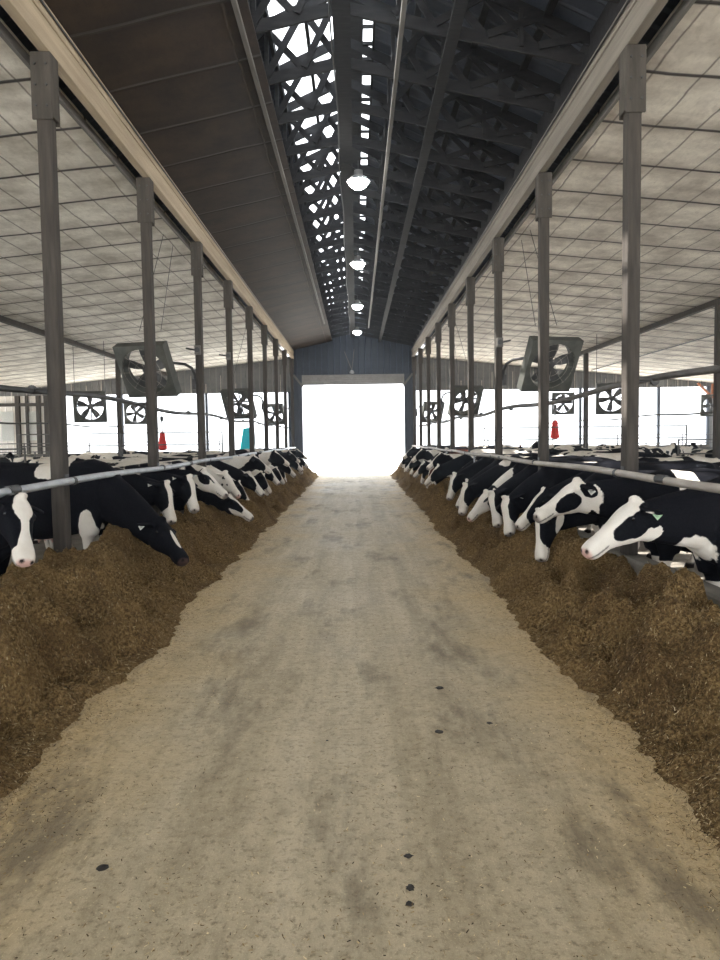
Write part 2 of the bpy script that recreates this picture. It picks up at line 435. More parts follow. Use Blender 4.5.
# ------------------------------------------------------------------ header beams, posts
for s in (-1, 1):
    r = empty('header_beam', (s * 2.89, YB, 5.63))
    tag(r, 'long pale laminated timber beam carried by the %s row of posts' % SIDE[s], 'beam')
    for k in range(3):       # stacked plies show as strips
        b = MB(); z0 = k * .145; ins = (.0, .012, .0)[k]
        xs = sorted((-s * (.055 - ins), s * .055)); b.bbox(xs[0], xs[1], 0, YE - YB - .02, z0, z0 + .14, .006)
        b.build('ply', M['beam'] if s < 0 else M['beam_r'], r)
    b = MB(); b.tube([(-s * .075, 0, .36), (-s * .075, YE - YB - .05, .36)], .012, 6); b.build('conduit', M['darkmetal'], r)
def post_name(s, i): return '%s timber post from the near end of the %s row along the drive' % (ORD[i], SIDE[s])
for s in (-1, 1):
    for i in range(-2, NPOST):
        y = Y0 + DY * i
        if i < 0: continue
        r = empty('support_post', (s * PX, y, .56)); 
        tag(r, post_name(s, i), 'post', 'posts along the drive')
        b = MB(); b.bbox(-.067, .067, -.075, .075, .001, 5.07 - .04 + .04, .008); b.build('shaft', M['post'], r)
        b = MB()
        b.bbox(-.10, .10, -.10, -.076, 4.42, 5.068, .006); b.bbox(-.10, .10, .076, .10, 4.42, 5.068, .006)
        b.bbox(-.10, -.069, -.0755, .0755, 4.45, 5.068, .004); b.bbox(.069, .10, -.0755, .0755, 4.45, 5.068, .004)
        b.build('head_plate', M['post_plate'], r)
        b = MB()
        for zz in (4.55, 4.75, 4.95):
            for xx in (-.055, .055): b.lathe([(.012, -.112), (.012, -.098)], 8, (xx, 0, zz), 'y')
        b.build('bolt', M['darkmetal'], r)
# blocks bridging the dark gap over the posts
# neck rails
for s in (-1, 1):
    X = s * 2.80
    r = empty('neck_rail', (X, 1.2, 1.40)); tag(r, 'long %s feed rail clamped in front of the %s row of posts' % ('shiny galvanised' if s < 0 else 'dull beige-grey', SIDE[s]), 'rail')
    pts = [(0, y, .012 * math.sin(y * 1.1)) for y in np.arange(0, 33.4, .4)]
    b = MB(); b.tube(pts, .036, 12); b.build('pipe', M['galv'] if s < 0 else M['galv_dull'], r)
    for i in range(NPOST):
        y = Y0 + DY * i - 1.2
        b = MB(); b.tube([(s * .025, y, 0), (s * .068, y, 0)], .014, 8); b.tube([(0, y - .03, 0), (0, y + .03, 0)], .043, 12)
        b.bbox(min(s*.055, s*.064), max(s*.055, s*.064), y - .05, y + .05, -.05, .07, .002)
        b.build('clamp', M['darkmetal'], r)
    for y in ([4.9, 11.4, 18.0, 24.6] if s < 0 else [5.1, 12.2, 18.8, 25.2]):
        b = MB(); b.tube([(0, y - .09, 0), (0, y + .09, 0)], .041, 12); b.build('coupling', M['darkmetal'], r)
    if s > 0:
        for y in (15.2, 20.3, 24.0):
            b = MB(); b.tube([(0, y, -.03), (.0, y, -.84)], .018, 8); b.build('prop', M['galv'], r)
# upper pipes
for s in (-1, 1):
    X = s * 3.18
    r = empty('water_pipe', (X, 1.0, 2.34)); tag(r, 'long dark pipe strung behind the %s row of posts at head height' % SIDE[s], 'pipe')
    pts = [(s * (.02 * math.sin(y * .5)), y, .035 * math.sin(y * .92 + (0 if s < 0 else 1.6))) for y in np.arange(0, 33.5, .3)]
    b = MB(); b.tube(pts, .03 if s < 0 else .036, 10); b.build('pipe', M['darkmetal'] if s < 0 else M['stallpipe'], r)
    for i in range(NPOST):
        y = Y0 + DY * i - 1.0
        b = MB(); b.tube([(-s * .16, y, .0), (0, y, 0)], .012, 6); b.tube([(0, y - .02, 0), (0, y + .02, 0)], .045, 10); b.build('hanger', M['darkmetal'], r)

# ------------------------------------------------------------------ trusses
ys_tr = [5.0 + 1.22 * k for k in range(-6, 25)]
vis = [y for y in ys_tr if y > 4.5 and y < 34.6]
proto = None
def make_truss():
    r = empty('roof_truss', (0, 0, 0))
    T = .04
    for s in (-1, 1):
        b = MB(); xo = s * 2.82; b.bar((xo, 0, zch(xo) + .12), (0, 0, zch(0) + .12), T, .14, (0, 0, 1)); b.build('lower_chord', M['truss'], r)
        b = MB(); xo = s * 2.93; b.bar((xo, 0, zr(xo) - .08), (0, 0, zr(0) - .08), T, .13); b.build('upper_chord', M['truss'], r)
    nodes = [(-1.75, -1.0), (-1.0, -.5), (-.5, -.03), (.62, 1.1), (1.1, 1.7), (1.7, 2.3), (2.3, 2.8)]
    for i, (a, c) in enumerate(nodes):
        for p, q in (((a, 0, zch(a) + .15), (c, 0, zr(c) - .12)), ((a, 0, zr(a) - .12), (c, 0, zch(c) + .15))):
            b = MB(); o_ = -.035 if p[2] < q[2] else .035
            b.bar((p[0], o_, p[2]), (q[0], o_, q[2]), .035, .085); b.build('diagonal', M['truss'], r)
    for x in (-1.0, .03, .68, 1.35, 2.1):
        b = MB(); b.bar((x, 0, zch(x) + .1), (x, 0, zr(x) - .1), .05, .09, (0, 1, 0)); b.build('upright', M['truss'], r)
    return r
for k, y in enumerate(vis):
    if proto is None: proto = make_truss(); o = proto
    else:
        o = proto.copy(); COL.objects.link(o)
        for ch in proto.children:
            c = ch.copy(); COL.objects.link(c); c.parent = o
    o.location = (0, y, 0)
    tag(o, 'dark timber roof truss over the drive, %s in line from the near end' % ORD[k], 'truss', 'roof trusses over the drive')
b = MB()      # ridge boards and lengthwise purlins
for x, w, h, z in ((.015, .21, .05, zch(0) - .0), (.15, .28, .04, zr(0) + .02), (-.95, .05, .14, zr(.95) - .2), (-.5, .05, .10, zr(.5) + .04), (.29, .02, .06, zr(.3) + .03), (.45, .03, .08, zr(.45) - .0)):
    b.box(x - w/2, x + w/2, YB, YE, z - h/2, z + h/2)
for x in (1.0, 1.75, 2.4): b.bar((x, YB, zr(x) - .045), (x, YE, zr(x) - .045), .09, .04, (0, 0, 1))
struct(b, 'trim_ridge_boards', M['truss'])
b = MB()
for k in range(70):
    y = 4 + k * .44; b.box(.29, .46, y, y + rnd(.02, .05), zr(.4) - .0, zr(.4) + .05)
struct(b, 'trim_ridge_blocks', M['truss'])
b = MB()      # dark rafters lengthwise on right slope, as seen faintly
for x in (1.3,): b.bar((x, YB, zch(x) + .03), (x, YE, zch(x) + .03), .14, .045)
struct(b, 'trim_brace_boards', M['truss'])
for x, lab in ((-1.10, 'left'), (.705, 'right')):
    b = MB(); b.bbox(x - .028, x + .028, 2.0, 29.2 if x < 0 else 31, zch(x) - .055, zch(x) - .0, .006)
    o = b.build('ceiling_strip', M['strip']); tag(o, 'thin pale strip running lengthwise below the roof trusses, on the %s of the lamps' % lab, 'strip')
b = MB(); pts = [(-.10 + .015 * math.sin(y * 1.3), y, zch(0) - .06 - .035 * abs(math.sin(y * .52))) for y in np.arange(2, 34, .35)]
b.tube(pts, .011, 6); o = b.build('lamp_cable', M['wire']); tag(o, 'thin black cable sagging along the ridge beside the lamps', 'cable')

# hanging lamps
LY = [7.2, 13.0, 19.0, 25.0, 31.0]
for k, y in enumerate(LY):
    r = empty('high_bay_lamp', (.22, y, 6.32))
    tag(r, 'glowing round barn lamp hung under the ridge, %s from the near end' % ORD[k], 'lamp', 'lamps under the ridge')
    b = MB(); b.lathe([(.05, .20), (.075, .19), (.08, .10), (.16, .05), (.21, -.0), (.205, -.005), (.15, .04), (.05, .06)], 24); b.build('housing', M['lampbody'], r)
    b = MB(); b.lathe([(.02, .035), (.10, .03), (.17, .012), (.175, -.03), (.14, -.08), (.08, -.12), (.02, -.13)], 24); b.build('bulb', M['lamp'], r)
    b = MB(); b.tube([(0, 0, .2), (0, 0, zch(.22) - 6.32 + .06)], .008, 6); b.tube([(0, 0, .2), (-.3, .0, zch(0) - 6.32)], .006, 6); b.build('hanger', M['wire'], r)

# bracket above the far door
r = empty('door_bracket', (-.05, YE - .2, 4.9)); tag(r, 'small V shaped bracket with lamp above the far doorway', 'bracket')
b = MB(); b.bar((-.35, 0, 1.05), (0, 0, .15), .03, .05, (0, 1, 0)); b.bar((.12, 0, 1.15), (0, 0, .15), .03, .05, (0, 1, 0)); b.build('strut', M['strip'], r)
b = MB(); b.lathe([(.03, .16), (.09, .12), (.12, .02), (.05, -.02)], 14); b.build('lamp_head', M['lampbody'], r)

# ------------------------------------------------------------------ fans
def make_fan(spin):
    r = empty('barn_fan', (0, 0, 0)); h = .505
    # square housing with a round throat: flat front, tapered sides
    n = 40; b = MB(); R0 = .425
    ring = []; sq = []
    for k in range(n):
        a = 2 * math.pi * k / n; c, s_ = math.cos(a), math.sin(a); q = h / max(abs(c), abs(s_))
        ring.append((R0 * c, R0 * s_)); sq.append((q * c, q * s_))
    rings = [[(x, -.16, z) for x, z in ring], [(x, -.19, z) for x, z in [(p[0]*1.04, p[1]*1.04) for p in ring]], [(x, -.17, z) for x, z in sq], [(x, .02, z) for x, z in sq],
             [(x * .95, .04, z * .95) for x, z in sq], [(x, .04, z) for x, z in ring], [(x, -.16, z) for x, z in ring]]
    vs = [p for rr in rings for p in rr]; fs = []
    for i in range(6):
        for k in range(n):
            l = (k + 1) % n; fs.append((i*n+k, i*n+l, (i+1)*n+l, (i+1)*n+k))
    b.add(vs, fs); b.build('housing', M['fanbox'], r)
    b = MB(); b.lathe([(.02, -.12), (.085, -.11), (.09, .02), (.03, .06)], 16, (0, 0, 0), 'y'); hub = b.build('hub', M['darkmetal'], r)
    for k in range(5 if spin else 5):
        a = spin + 2 * math.pi * k / 5; b = MB(); vs = []
        for j in range(7):
            q = j / 6; rad = .07 + .34 * q; w = .04 + .055 * math.sin(q * 2.2); tw = .6 - .35 * q
            for sgn in (-1, 1):
                t = sgn * w; off = t * math.cos(tw); dy = t * math.sin(tw) * .6
                ca, sa = math.cos(a), math.sin(a)
                for th in (-.004, .004): vs.append((rad * ca - off * sa, -.04 + dy + th, rad * sa + off * ca))
        fs = []
        for j in range(6):
            p = j * 4; q = p + 4
            fs += [(p, p+2, q+2, q), (p+1, q+1, q+3, p+3), (p, q, q+1, p+1), (p+2, p+3, q+3, q+2)]
        fs += [(0, 1, 3, 2), (24, 26, 27, 25)]
        b.add(vs, fs); b.build('blade', M['blade'], r)
    b = MB()
    for rr in (.19, .32, .435): b.tube([(rr * math.cos(2*math.pi*k/28), -.175, rr * math.sin(2*math.pi*k/28)) for k in range(28)], .0025, 4, True)
    for k in range(8):
        a = math.pi * k / 4; b.tube([(.09*math.cos(a), -.18, .09*math.sin(a)), (.46*math.cos(a), -.185, .46*math.sin(a))], .0025, 4)
    b.build('guard', M['galv_dull'], r)
    b = MB(); b.bar((-.45, .1, 0), (.45, .1, 0), .04, .04); b.bar((0, .1, -.45), (0, .1, .45), .035, .035); b.lathe([(.03, .02), (.08, .03), (.08, .2), (.04, .22)], 14, (0, 0, 0), 'y'); b.build('motor_mount', M['darkmetal'], r)
    return r
fans = [make_fan(.3), make_fan(.75)]
used = [False, False]
def place_fan(x, y, z, lab, rz, tilt, kind=0, arm=0):
    p = fans[kind]
    if not used[kind]: used[kind] = True; o = p
    else:
        o = p.copy(); COL.objects.link(o)
        for ch in p.children:
            if ch.name.startswith(('arm', 'hanging')): continue
            c = ch.copy(); COL.objects.link(c); c.parent = o
    o.location = (x, y, z); o.rotation_euler = (tilt, 0, rz)
    tag(o, lab, 'fan', 'cow cooling fans'); return o
FAN = {}
for s in (-1, 1):
    for j, y in enumerate((13.4, 23.66, 33.9)):
        d = ('nearest and largest fan', 'middle fan', 'farthest fan')[j]
        if j == 2: d = 'small far fan'
        o = place_fan(s * 3.68, y, 3.14 if j == 0 else 3.0 - .12*j*0, 'square housed barn fan beside the %s posts, %s of that row' % (SIDE[s], d), s * R(15), R(29), j % 2)
        # arm from the fan back to its post
        MWI = (Matrix.Translation(o.location) @ o.rotation_euler.to_matrix().to_4x4()).inverted()
        A = empty('arm', (s * 3.03, y + .84, 2.9)); A.parent = o; A.matrix_parent_inverse = MWI
        b = MB(); b.tube([(0, 0, .0), (0.0, -.03, .18), (s*.03, -.14, .3), (s * .12, -.3, .36), (s * .35, -.56, .37), (s * .62, -.66, .36)], .028, 10); b.build('tube', M['darkmetal'], A)
        b = MB(); b.bbox(min(-s*.014, s*.05), max(-s*.014, s*.05), -.05, .05, -.1, .1, .004); b.build('mounting_plate', M['darkmetal'], A)
rows = [(-8.55, 23.66, 2.95, 0), (8.5, 23.66, 2.98, 1), (-10.1, 33.6, 3.1, 1), (9.75, 33.6, 3.28, 0), (16.7, 33.6, 3.1, 1), (-17.2, 33.6, 2.65, 0)]
wh = {(-8.55): 'hung near the second row of posts on the left', 8.5: 'hung near the second row of posts on the right', -10.1: 'hung before the bright end opening, seen between the first two left posts',
      9.75: 'hung before the bright end opening left of the first right post', 16.7: 'hung at the far right edge beside the end wall', -17.2: 'hung at the far left edge beside the pale end wall'}
for x, y, z, k in rows:
    o = place_fan(x, y, z, 'square barn fan ' + wh[x], R(10 if x < 0 else -10), R(8), k)
    MWI = (Matrix.Translation(o.location) @ o.rotation_euler.to_matrix().to_4x4()).inverted()
    for dx in (-.5, .5):
        b = MB(); b.tube([(x + dx, y, z + .5), (x + dx, y, zc(x) - .06)], .01, 5); c = b.build('hanging_rod', M['darkmetal'], o); c.matrix_parent_inverse = MWI
for s in (-1, 1):
    for yy, tx in ((13.6, 'nearest'), (23.86, 'middle'), (34.1, 'farthest')):
        for x0, dy_, w_ in ((3.5, .7, 'inner'), (3.9, 0, 'outer')):
            b = MB(); b.tube([(s * x0, yy, 3.85), (s * 3.4, yy + dy_, zc(3.4) - .02)], .006, 5)
            c = b.build('fan_rope', M['wire']); tag(c, 'thin %s rope running up from the %s fan on the %s post row' % (w_, tx, SIDE[s]), 'rope', 'fan ropes')
# little boxes on posts
for x, y, z, lab in ((-2.94, Y0+2*DY-.11, 3.55, 'third left post'), (2.94, Y0+2*DY-.11, 3.62, 'third right post'), (-2.94, Y0+3*DY-.12, 3.82, 'fourth left post')):
    r = empty('pulley_block', (x, y, z)); tag(r, 'small metal fitting screwed to the %s' % lab, 'fitting')
    b = MB(); b.bbox(-.06, .06, -.02, .034, -.09, .09, .005); b.build('plate', M['strip'], r)
    b = MB(); b.tube([(-.05, -.035, 0), (-.22, -.035, .03)] if x < 0 else [(.05, -.035, 0), (.2, -.035, .03)], .018, 8); b.lathe([(.05, -.05), (.05, -.01)], 12, (0, 0, 0), 'y'); b.build('wheel', M['darkmetal'], r)

# second row posts, beams, stall gear
for s in (-1, 1):
    for i, y in enumerate((17.7, 27.9)):
        x = s * 9.0; o = MB(); o.bbox(-.08, .08, -.08, .08, .0, zc(9) - .15 - 0.001, .008)
        q = o.build('stall_post', M['post']); q.location = (x, y, .0)
        tag(q, 'slim timber post in the middle of the %s stalls, %s' % (SIDE[s], ('nearer one', 'farther one')[i]), 'post')
    b = MB(); x = s * 9.0; b.bbox(x - .07, x + .07, YB + 1, YE - .02, zc(9) - .15, zc(9) - .001 - .012, .006)
    o = b.build('stall_beam', M['post']); tag(o, 'long dark beam below the %s side ceiling on the stall posts' % SIDE[s], 'beam')
    r = empty('stall_pipe', (s * 9.0, 2, 2.35)); tag(r, 'dark pipe running lengthwise over the %s stalls' % SIDE[s], 'pipe')
    b = MB(); b.tube([(s*.2, y, .03 * math.sin(y)) for y in np.arange(0, 33, .6)], .025, 8); b.build('pipe', M['stallpipe'], r)
for k, (x, y0) in enumerate(((11.2, 6.5), (11.2, 10.5), (11.2, 14.5), (11.2, 18.5))):
    r = empty('tube_light', (x, y0, zc(x) - .085)); tag(r, 'slim fluorescent fixture under the right side ceiling, %s from the near end' % ORD[k], 'lamp', 'tube lights')
    b = MB(); b.bbox(-.06, .06, 0, 1.3, 0, .055, .006); b.build('fixture', M['strip'], r)
    b = MB(); b.tube([(0, .05, -.018), (0, 1.25, -.018)], .016, 8); b.build('tube', M['tube'], r)
b = MB(); b.tube([(11.2, 1, zc(11.2) - .03), (11.2, 34, zc(11.2) - .03)], .02, 6); o = b.build('light_conduit', M['darkmetal']); tag(o, 'thin conduit linking the tube lights under the right ceiling', 'conduit')
for s in (-1, 1):
    for k, (xa, xb, y, z) in enumerate(((4.9, 12.5, 27.0, 2.1), (6.4, 18.8, 34.4, 1.75), (9.3, 18.8, 20.5, 1.62))):
        r = empty('stall_gate', (0, y, 0)); tag(r, ('tall thin pipe gate', 'long low pipe gate by the end wall', 'low pipe gate')[k] + ' across the %s stalls' % SIDE[s] + ('' if k != 0 else ', above the cows'), 'gate')
        xs = sorted((s * xa, s * xb))
        for zz in ((z, z - .4, z - .8) if k else (z, z - .45)):
            b = MB(); b.tube([(xs[0], 0, zz), (xs[1], 0, zz)], .022, 8); b.build('rail', M['stallpipe'], r)
        nn = max(2, int((xs[1] - xs[0]) / 2.6))
        for j in range(nn + 1):
            x = xs[0] + (xs[1] - xs[0]) * j / nn; b = MB(); b.tube([(x, 0, 0), (x, 0, z + .03)], .03, 8); b.build('upright', M['stallpipe'], r)
# free stall divider loops
def make_div():
    r = empty('stall_divider', (0, 0, 0))
    b = MB(); b.tube([(0, 0, .3), (.5, 0, .32), (1.3, 0, .42), (1.6, 0, .62), (1.68, 0, .9), (1.6, 0, 1.12), (1.35, 0, 1.22), (.6, 0, 1.24), (0, 0, 1.24)], .028, 8); b.build('loop', M['stallpipe'], r)
    b = MB(); b.tube([(0, 0, 0), (0, 0, 1.4)], .035, 8); b.build('upright', M['stallpipe'], r); return r
dv = make_div(); first = True; nth = {-1: 0, 1: 0}
for s in (-1, 1):
    for k in range(14):
        y = 15.6 + k * 1.3
        if first: o = dv; first = False
        else:
            o = dv.copy(); COL.objects.link(o)
            for ch in dv.children: c = ch.copy(); COL.objects.link(c); c.parent = o
        o.location = (s * 13.2, y, 0); o.rotation_euler = (0, 0, 0 if s > 0 else math.pi)
        tag(o, 'looped pipe divider of the %s bedding stalls, %s from the near end' % (SIDE[s], ORD[k]), 'divider', 'stall dividers')

# swinging red cow brushes
for x, y, z, lab in ((8.5, 30.4, 2.0, 'right'), (-8.1, 30.6, 1.75, 'left')):
    r = empty('cow_brush', (x, y, z)); tag(r, 'red rotating cow brush hanging in the %s stalls against the bright opening' % lab, 'brush')
    b = MB(); pr = [(.03, .55)] + [(.16 + .14 * (j / 8) + (.02 if j % 2 else 0), .5 - j * .11) for j in range(9)] + [(.05, -.45)]
    b.lathe(pr, 18); b.build('bristles', M['red'], r); r.scale = (.62, .62, .8)
    b = MB(); b.tube([(0, 0, .5), (0, 0, 1.15)], .05, 10); b.bbox(-.1, .1, -.1, .1, 1.1, 1.35, .02); b.build('motor', M['darkmetal'], r)
    b = MB(); b.tube([(0, 0, 1.3), (0, 0, (zc(x) - z - .02) / .8)], .02, 6); b.build('hanging_rod', M['darkmetal'], r)
# teal leaning sheet outside the left opening
r = empty('slide_panel', (-5.0, YE - 1.0, .02)); tag(r, 'bright teal leaning plastic panel standing before the left end opening', 'panel')
b = MB()
xa = [(-.62, 0, .0), (.10, 0, .0), (.18, .0, 2.35), (-.2, 0, 2.30)]
b.add([*xa, *[(p[0], .06, p[2]) for p in xa]], [(0,1,2,3), (7,6,5,4), (0,4,5,1), (1,5,6,2), (2,6,7,3), (3,7,4,0)]); b.build('sheet', M['teal'], r)
b = MB(); b.tube([(.3, .1, 2.3), (.35, .55, 0)], .025, 8); b.tube([(-.2, .1, .0), (.18, .1, 2.3)], .02, 8); b.build('prop', M['galv'], r)
b = MB(); b.bar((16.5, 34.6, zc(16.6) - .12), (17.2, 34.6, zc(17) - .75), .08, .14, (0, 1, 0)); b.bar((17.2, 34.6, zc(17.2) - .10), (17.2, 34.6, zc(17)-.8), .06, .10, (0, 1, 0))
o = b.build('corner_brace', M['rust']); tag(o, 'rusty steel brace under the ceiling in the far right corner', 'brace')

# ------------------------------------------------------------------ feed banks
def fbm(x, y, sc, seed=0.0):
    return noise.fractal(Vector((x * sc + seed, y * sc + seed * 1.7, seed)), 1.0, 2.0, 4, noise_basis='PERLIN_ORIGINAL')
def toe(s, y):
    return 1.68 + .16 * noise.noise(Vector((y * .55, s * 9.1, 3))) + .08 * noise.noise(Vector((y * 2.1, s * 5.3, 8))) + .05 * noise.noise(Vector((y * 6.5, s * 2.3, 5))) + .03 * noise.noise(Vector((y * 17, s * 3.3, 1)))
def feed_h(s, ax, y):
    t = toe(s, y); u = (ax - t) / 1.0
    if u <= 0: return -.012 + .02 * u
    up = min(1, u); prof = (up * up * (3 - 2 * up)) ** .8
    lump = fbm(s * ax, y, 1.5, 11.3 + s); l2 = fbm(s * ax, y * 1.1, 4.2, 5.1 + s)
    rid = 1 - abs(noise.noise(Vector((ax * 1.9 + s * 3, y * 1.6, 7.7)))) * 2
    l3 = noise.noise(Vector((s * ax * 11, y * 11, 3.3))); l4 = noise.noise(Vector((s * ax * 23, y * 23, 9.3)))
    base = .47 * prof + .21 * lump * min(1, u * 3) + .13 * l2 * min(1, u * 4) + .24 * (rid - .45) * min(1, u * 2) + (.030 * l3 + .016 * l4) * min(1, u * 5)
    # hollows eaten away in front of the curb
    hol = max(0, noise.noise(Vector((y * 1.15, s * 21.0, 2.2))))
    base -= .30 * hol * max(0, min(1, (ax - 2.1) / .4))
    base = min(base, .62 + .1 * lump)
    base += (.13 if s < 0 else .05) * max(0, min(1, (ax - 2.2) / .5))
    if s < 0: base += .10 * math.exp(-((y - 7.2) / 1.6) ** 2) * min(1, u)
    return max(.012 + .012 * l2 if u > .05 else -.01 + .3 * u, base)
HF = {}
for s in (-1, 1):
    ys = list(np.arange(1.6, 10, .03)) + list(np.arange(10, 20, .06)) + list(np.arange(20, 34.8, .11))
    xs = list(np.linspace(1.42, 2.828, 52))
    vs = [(s * x, y, feed_h(s, x, y)) for y in ys for x in xs]
    n = len(xs); fs = [(i*n+k, i*n+k+1, (i+1)*n+k+1, (i+1)*n+k) if s > 0 else (i*n+k, (i+1)*n+k, (i+1)*n+k+1, i*n+k+1) for i in range(len(ys)-1) for k in range(n-1)]
    b = MB(); b.add(vs, fs, True); me = b.mesh('feed_bank', M['feed'])
    o = bpy.data.objects.new('feed_bank', me); COL.objects.link(o)
    tag(o, 'long heaped bank of brown chopped feed along the %s curb' % SIDE[s], 'feed', kind='stuff')

# loose strands: thin bent flakes on the banks and over the floor
def strands(name, pts, lmin, lmax, w, label, tones, lift=.004):
    """pts: (x, y, z, nx, ny) surface samples"""
    N = len(pts); P = np.array(pts)
    a = rng.uniform(0, 2 * np.pi, N); L = rng.uniform(lmin, lmax, N); W = w * rng.uniform(.6, 1.4, N)
    tilt = rng.normal(0, .28, N)
    d = np.stack([np.cos(a), np.sin(a), tilt - (P[:, 3] * np.cos(a) + P[:, 4] * np.sin(a)) * 0], 1)
    d[:, 2] = P[:, 3] * np.cos(a) + P[:, 4] * np.sin(a) + tilt
    d /= np.linalg.norm(d, axis=1)[:, None]
    e = np.stack([-np.sin(a), np.cos(a), rng.normal(0, .5, N)], 1); e /= np.linalg.norm(e, axis=1)[:, None]
    c = P[:, :3] + np.array([0, 0, lift]) + np.stack([0*a, 0*a, np.abs(tilt) * L * .4], 1)
    V = np.empty((N, 4, 3)); h = (L / 2)[:, None]; ww = (W / 2)[:, None]
    V[:, 0] = c - d * h - e * ww; V[:, 1] = c + d * h - e * ww * .6; V[:, 2] = c + d * h + e * ww * .6; V[:, 3] = c - d * h + e * ww
    me = bpy.data.meshes.new(name); me.vertices.add(N * 4); me.vertices.foreach_set('co', V.reshape(-1))
    me.loops.add(N * 4); me.loops.foreach_set('vertex_index', np.arange(N * 4))
    me.polygons.add(N); me.polygons.foreach_set('loop_start', np.arange(N) * 4); me.polygons.foreach_set('loop_total', np.full(N, 4))
    me.update(calc_edges=True)
    at = me.attributes.new('tone', 'FLOAT', 'POINT'); tn = np.clip(rng.normal(tones[0], tones[1], N), 0, 1)
    at.data.foreach_set('value', np.repeat(tn, 4)); me.materials.append(M['straw'])
    o = bpy.data.objects.new(name, me); COL.objects.link(o); tag(o, label, 'chaff', kind='stuff'); return o
for s in (-1, 1):
    pts = []
    for k in range(95000):
        y = 2.6 + 26 * random.random() ** 2.2; ax = rnd(1.3, 2.82); dt_ = ax - toe(s, y)
        if dt_ < .05 and random.random() > .75 * math.exp(dt_ / .11): continue
        z = feed_h(s, ax, y); zx = feed_h(s, ax + .03, y); zy = feed_h(s, ax, y + .03)
        pts.append((s * ax, y, max(z, .001), s * (zx - z) / .03 * .8, (zy - z) / .03 * .8))
    strands('feed_strands', pts,   .007, .028, .0034, 'loose straw strands and chopped stalks lying over the %s feed bank' % SIDE[s], (.46, .26))
pts = []
for k in range(60000):
    y = 2.0 + 22 * random.random() ** 2.4; x = rnd(-1.9, 1.9)
    pr = .22 + .78 * min(1, max(0, (abs(x) - .5) / 1.1)) ** 1.5
    cl = noise.noise(Vector((x * 1.6, y * 1.3, 4))) + .5
    if random.random() > pr * max(.15, cl): continue
    pts.append((x, y, .0015, 0, 0))
strands('floor_chaff', pts, .004, .018, .0042, 'fine straw chaff scattered over the dusty concrete drive', (.45, .42), .002)

def lump(name, x, y, r, lab, cat='dung'):
    b = MB(); n = 14; rings = []
    sd = rnd(0, 99)
    for j in range(7):
        ph = math.pi / 2 * j / 6; ring = []
        for k in range(n):
            a = 2 * math.pi * k / n; q = r * .8 * (1 + .6 * noise.noise(Vector((math.cos(a) * 1.6 + sd, math.sin(a) * 1.6, ph))))
            ring.append((q * math.cos(ph) * math.cos(a) if j < 6 else .002*math.cos(a), q * math.cos(ph) * math.sin(a) if j < 6 else .002*math.sin(a), r * .18 * math.sin(ph) + .001))
        rings.append(ring)
    b.loft(rings); o = b.build(name, M['dung']); o.location = (x, y, 0); tag(o, lab, cat, 'dung spots on the drive'); return o
for x, y, r, lab in ((.31, 2.78, .030, 'small dark wet dung spot on the drive, the upper of the pair'),
                     (.30, 2.68, .024, 'small dark wet dung spot on the drive, the lower of the pair'),
                     (.32, 3.0, .028, 'dark dung crumb just above the pair of wet spots'),
                     (.69, 5.07, .045, 'dark dung smear on the right half of the drive'),
                     (.60, 4.3, .04, 'low dark dung pat right of the pale middle band'),
                     (-.98, 2.95, .035, 'dark dung crumb low on the left side of the drive'),
                     (.93, 4.42, .03, 'dark dung crumb near the right feed bank'),
                     (-.08, 4.2, .012, 'tiny black crumb near the middle of the drive')):
    lump('dung_spot', x, y, r * .8, lab)

# ------------------------------------------------------------------ cows
def ell(c, a, b, hw, top, bot, n=18, p=2.3):
    pts = []
    for k in range(n):
        t = 2 * math.pi * k / n; ct, st = math.cos(t), math.sin(t)
        x = math.copysign(abs(ct) ** (2 / p), ct) * hw; y = math.copysign(abs(st) ** (2 / p), st) * (top if st > 0 else bot)
        pts.append(tuple(Vector(c) + Vector(a) * x + Vector(b) * y))
    return pts
def sm(a, b, x):
    t = np.clip((x - a) / (b - a), 0, 1); return t * t * (3 - 2 * t)

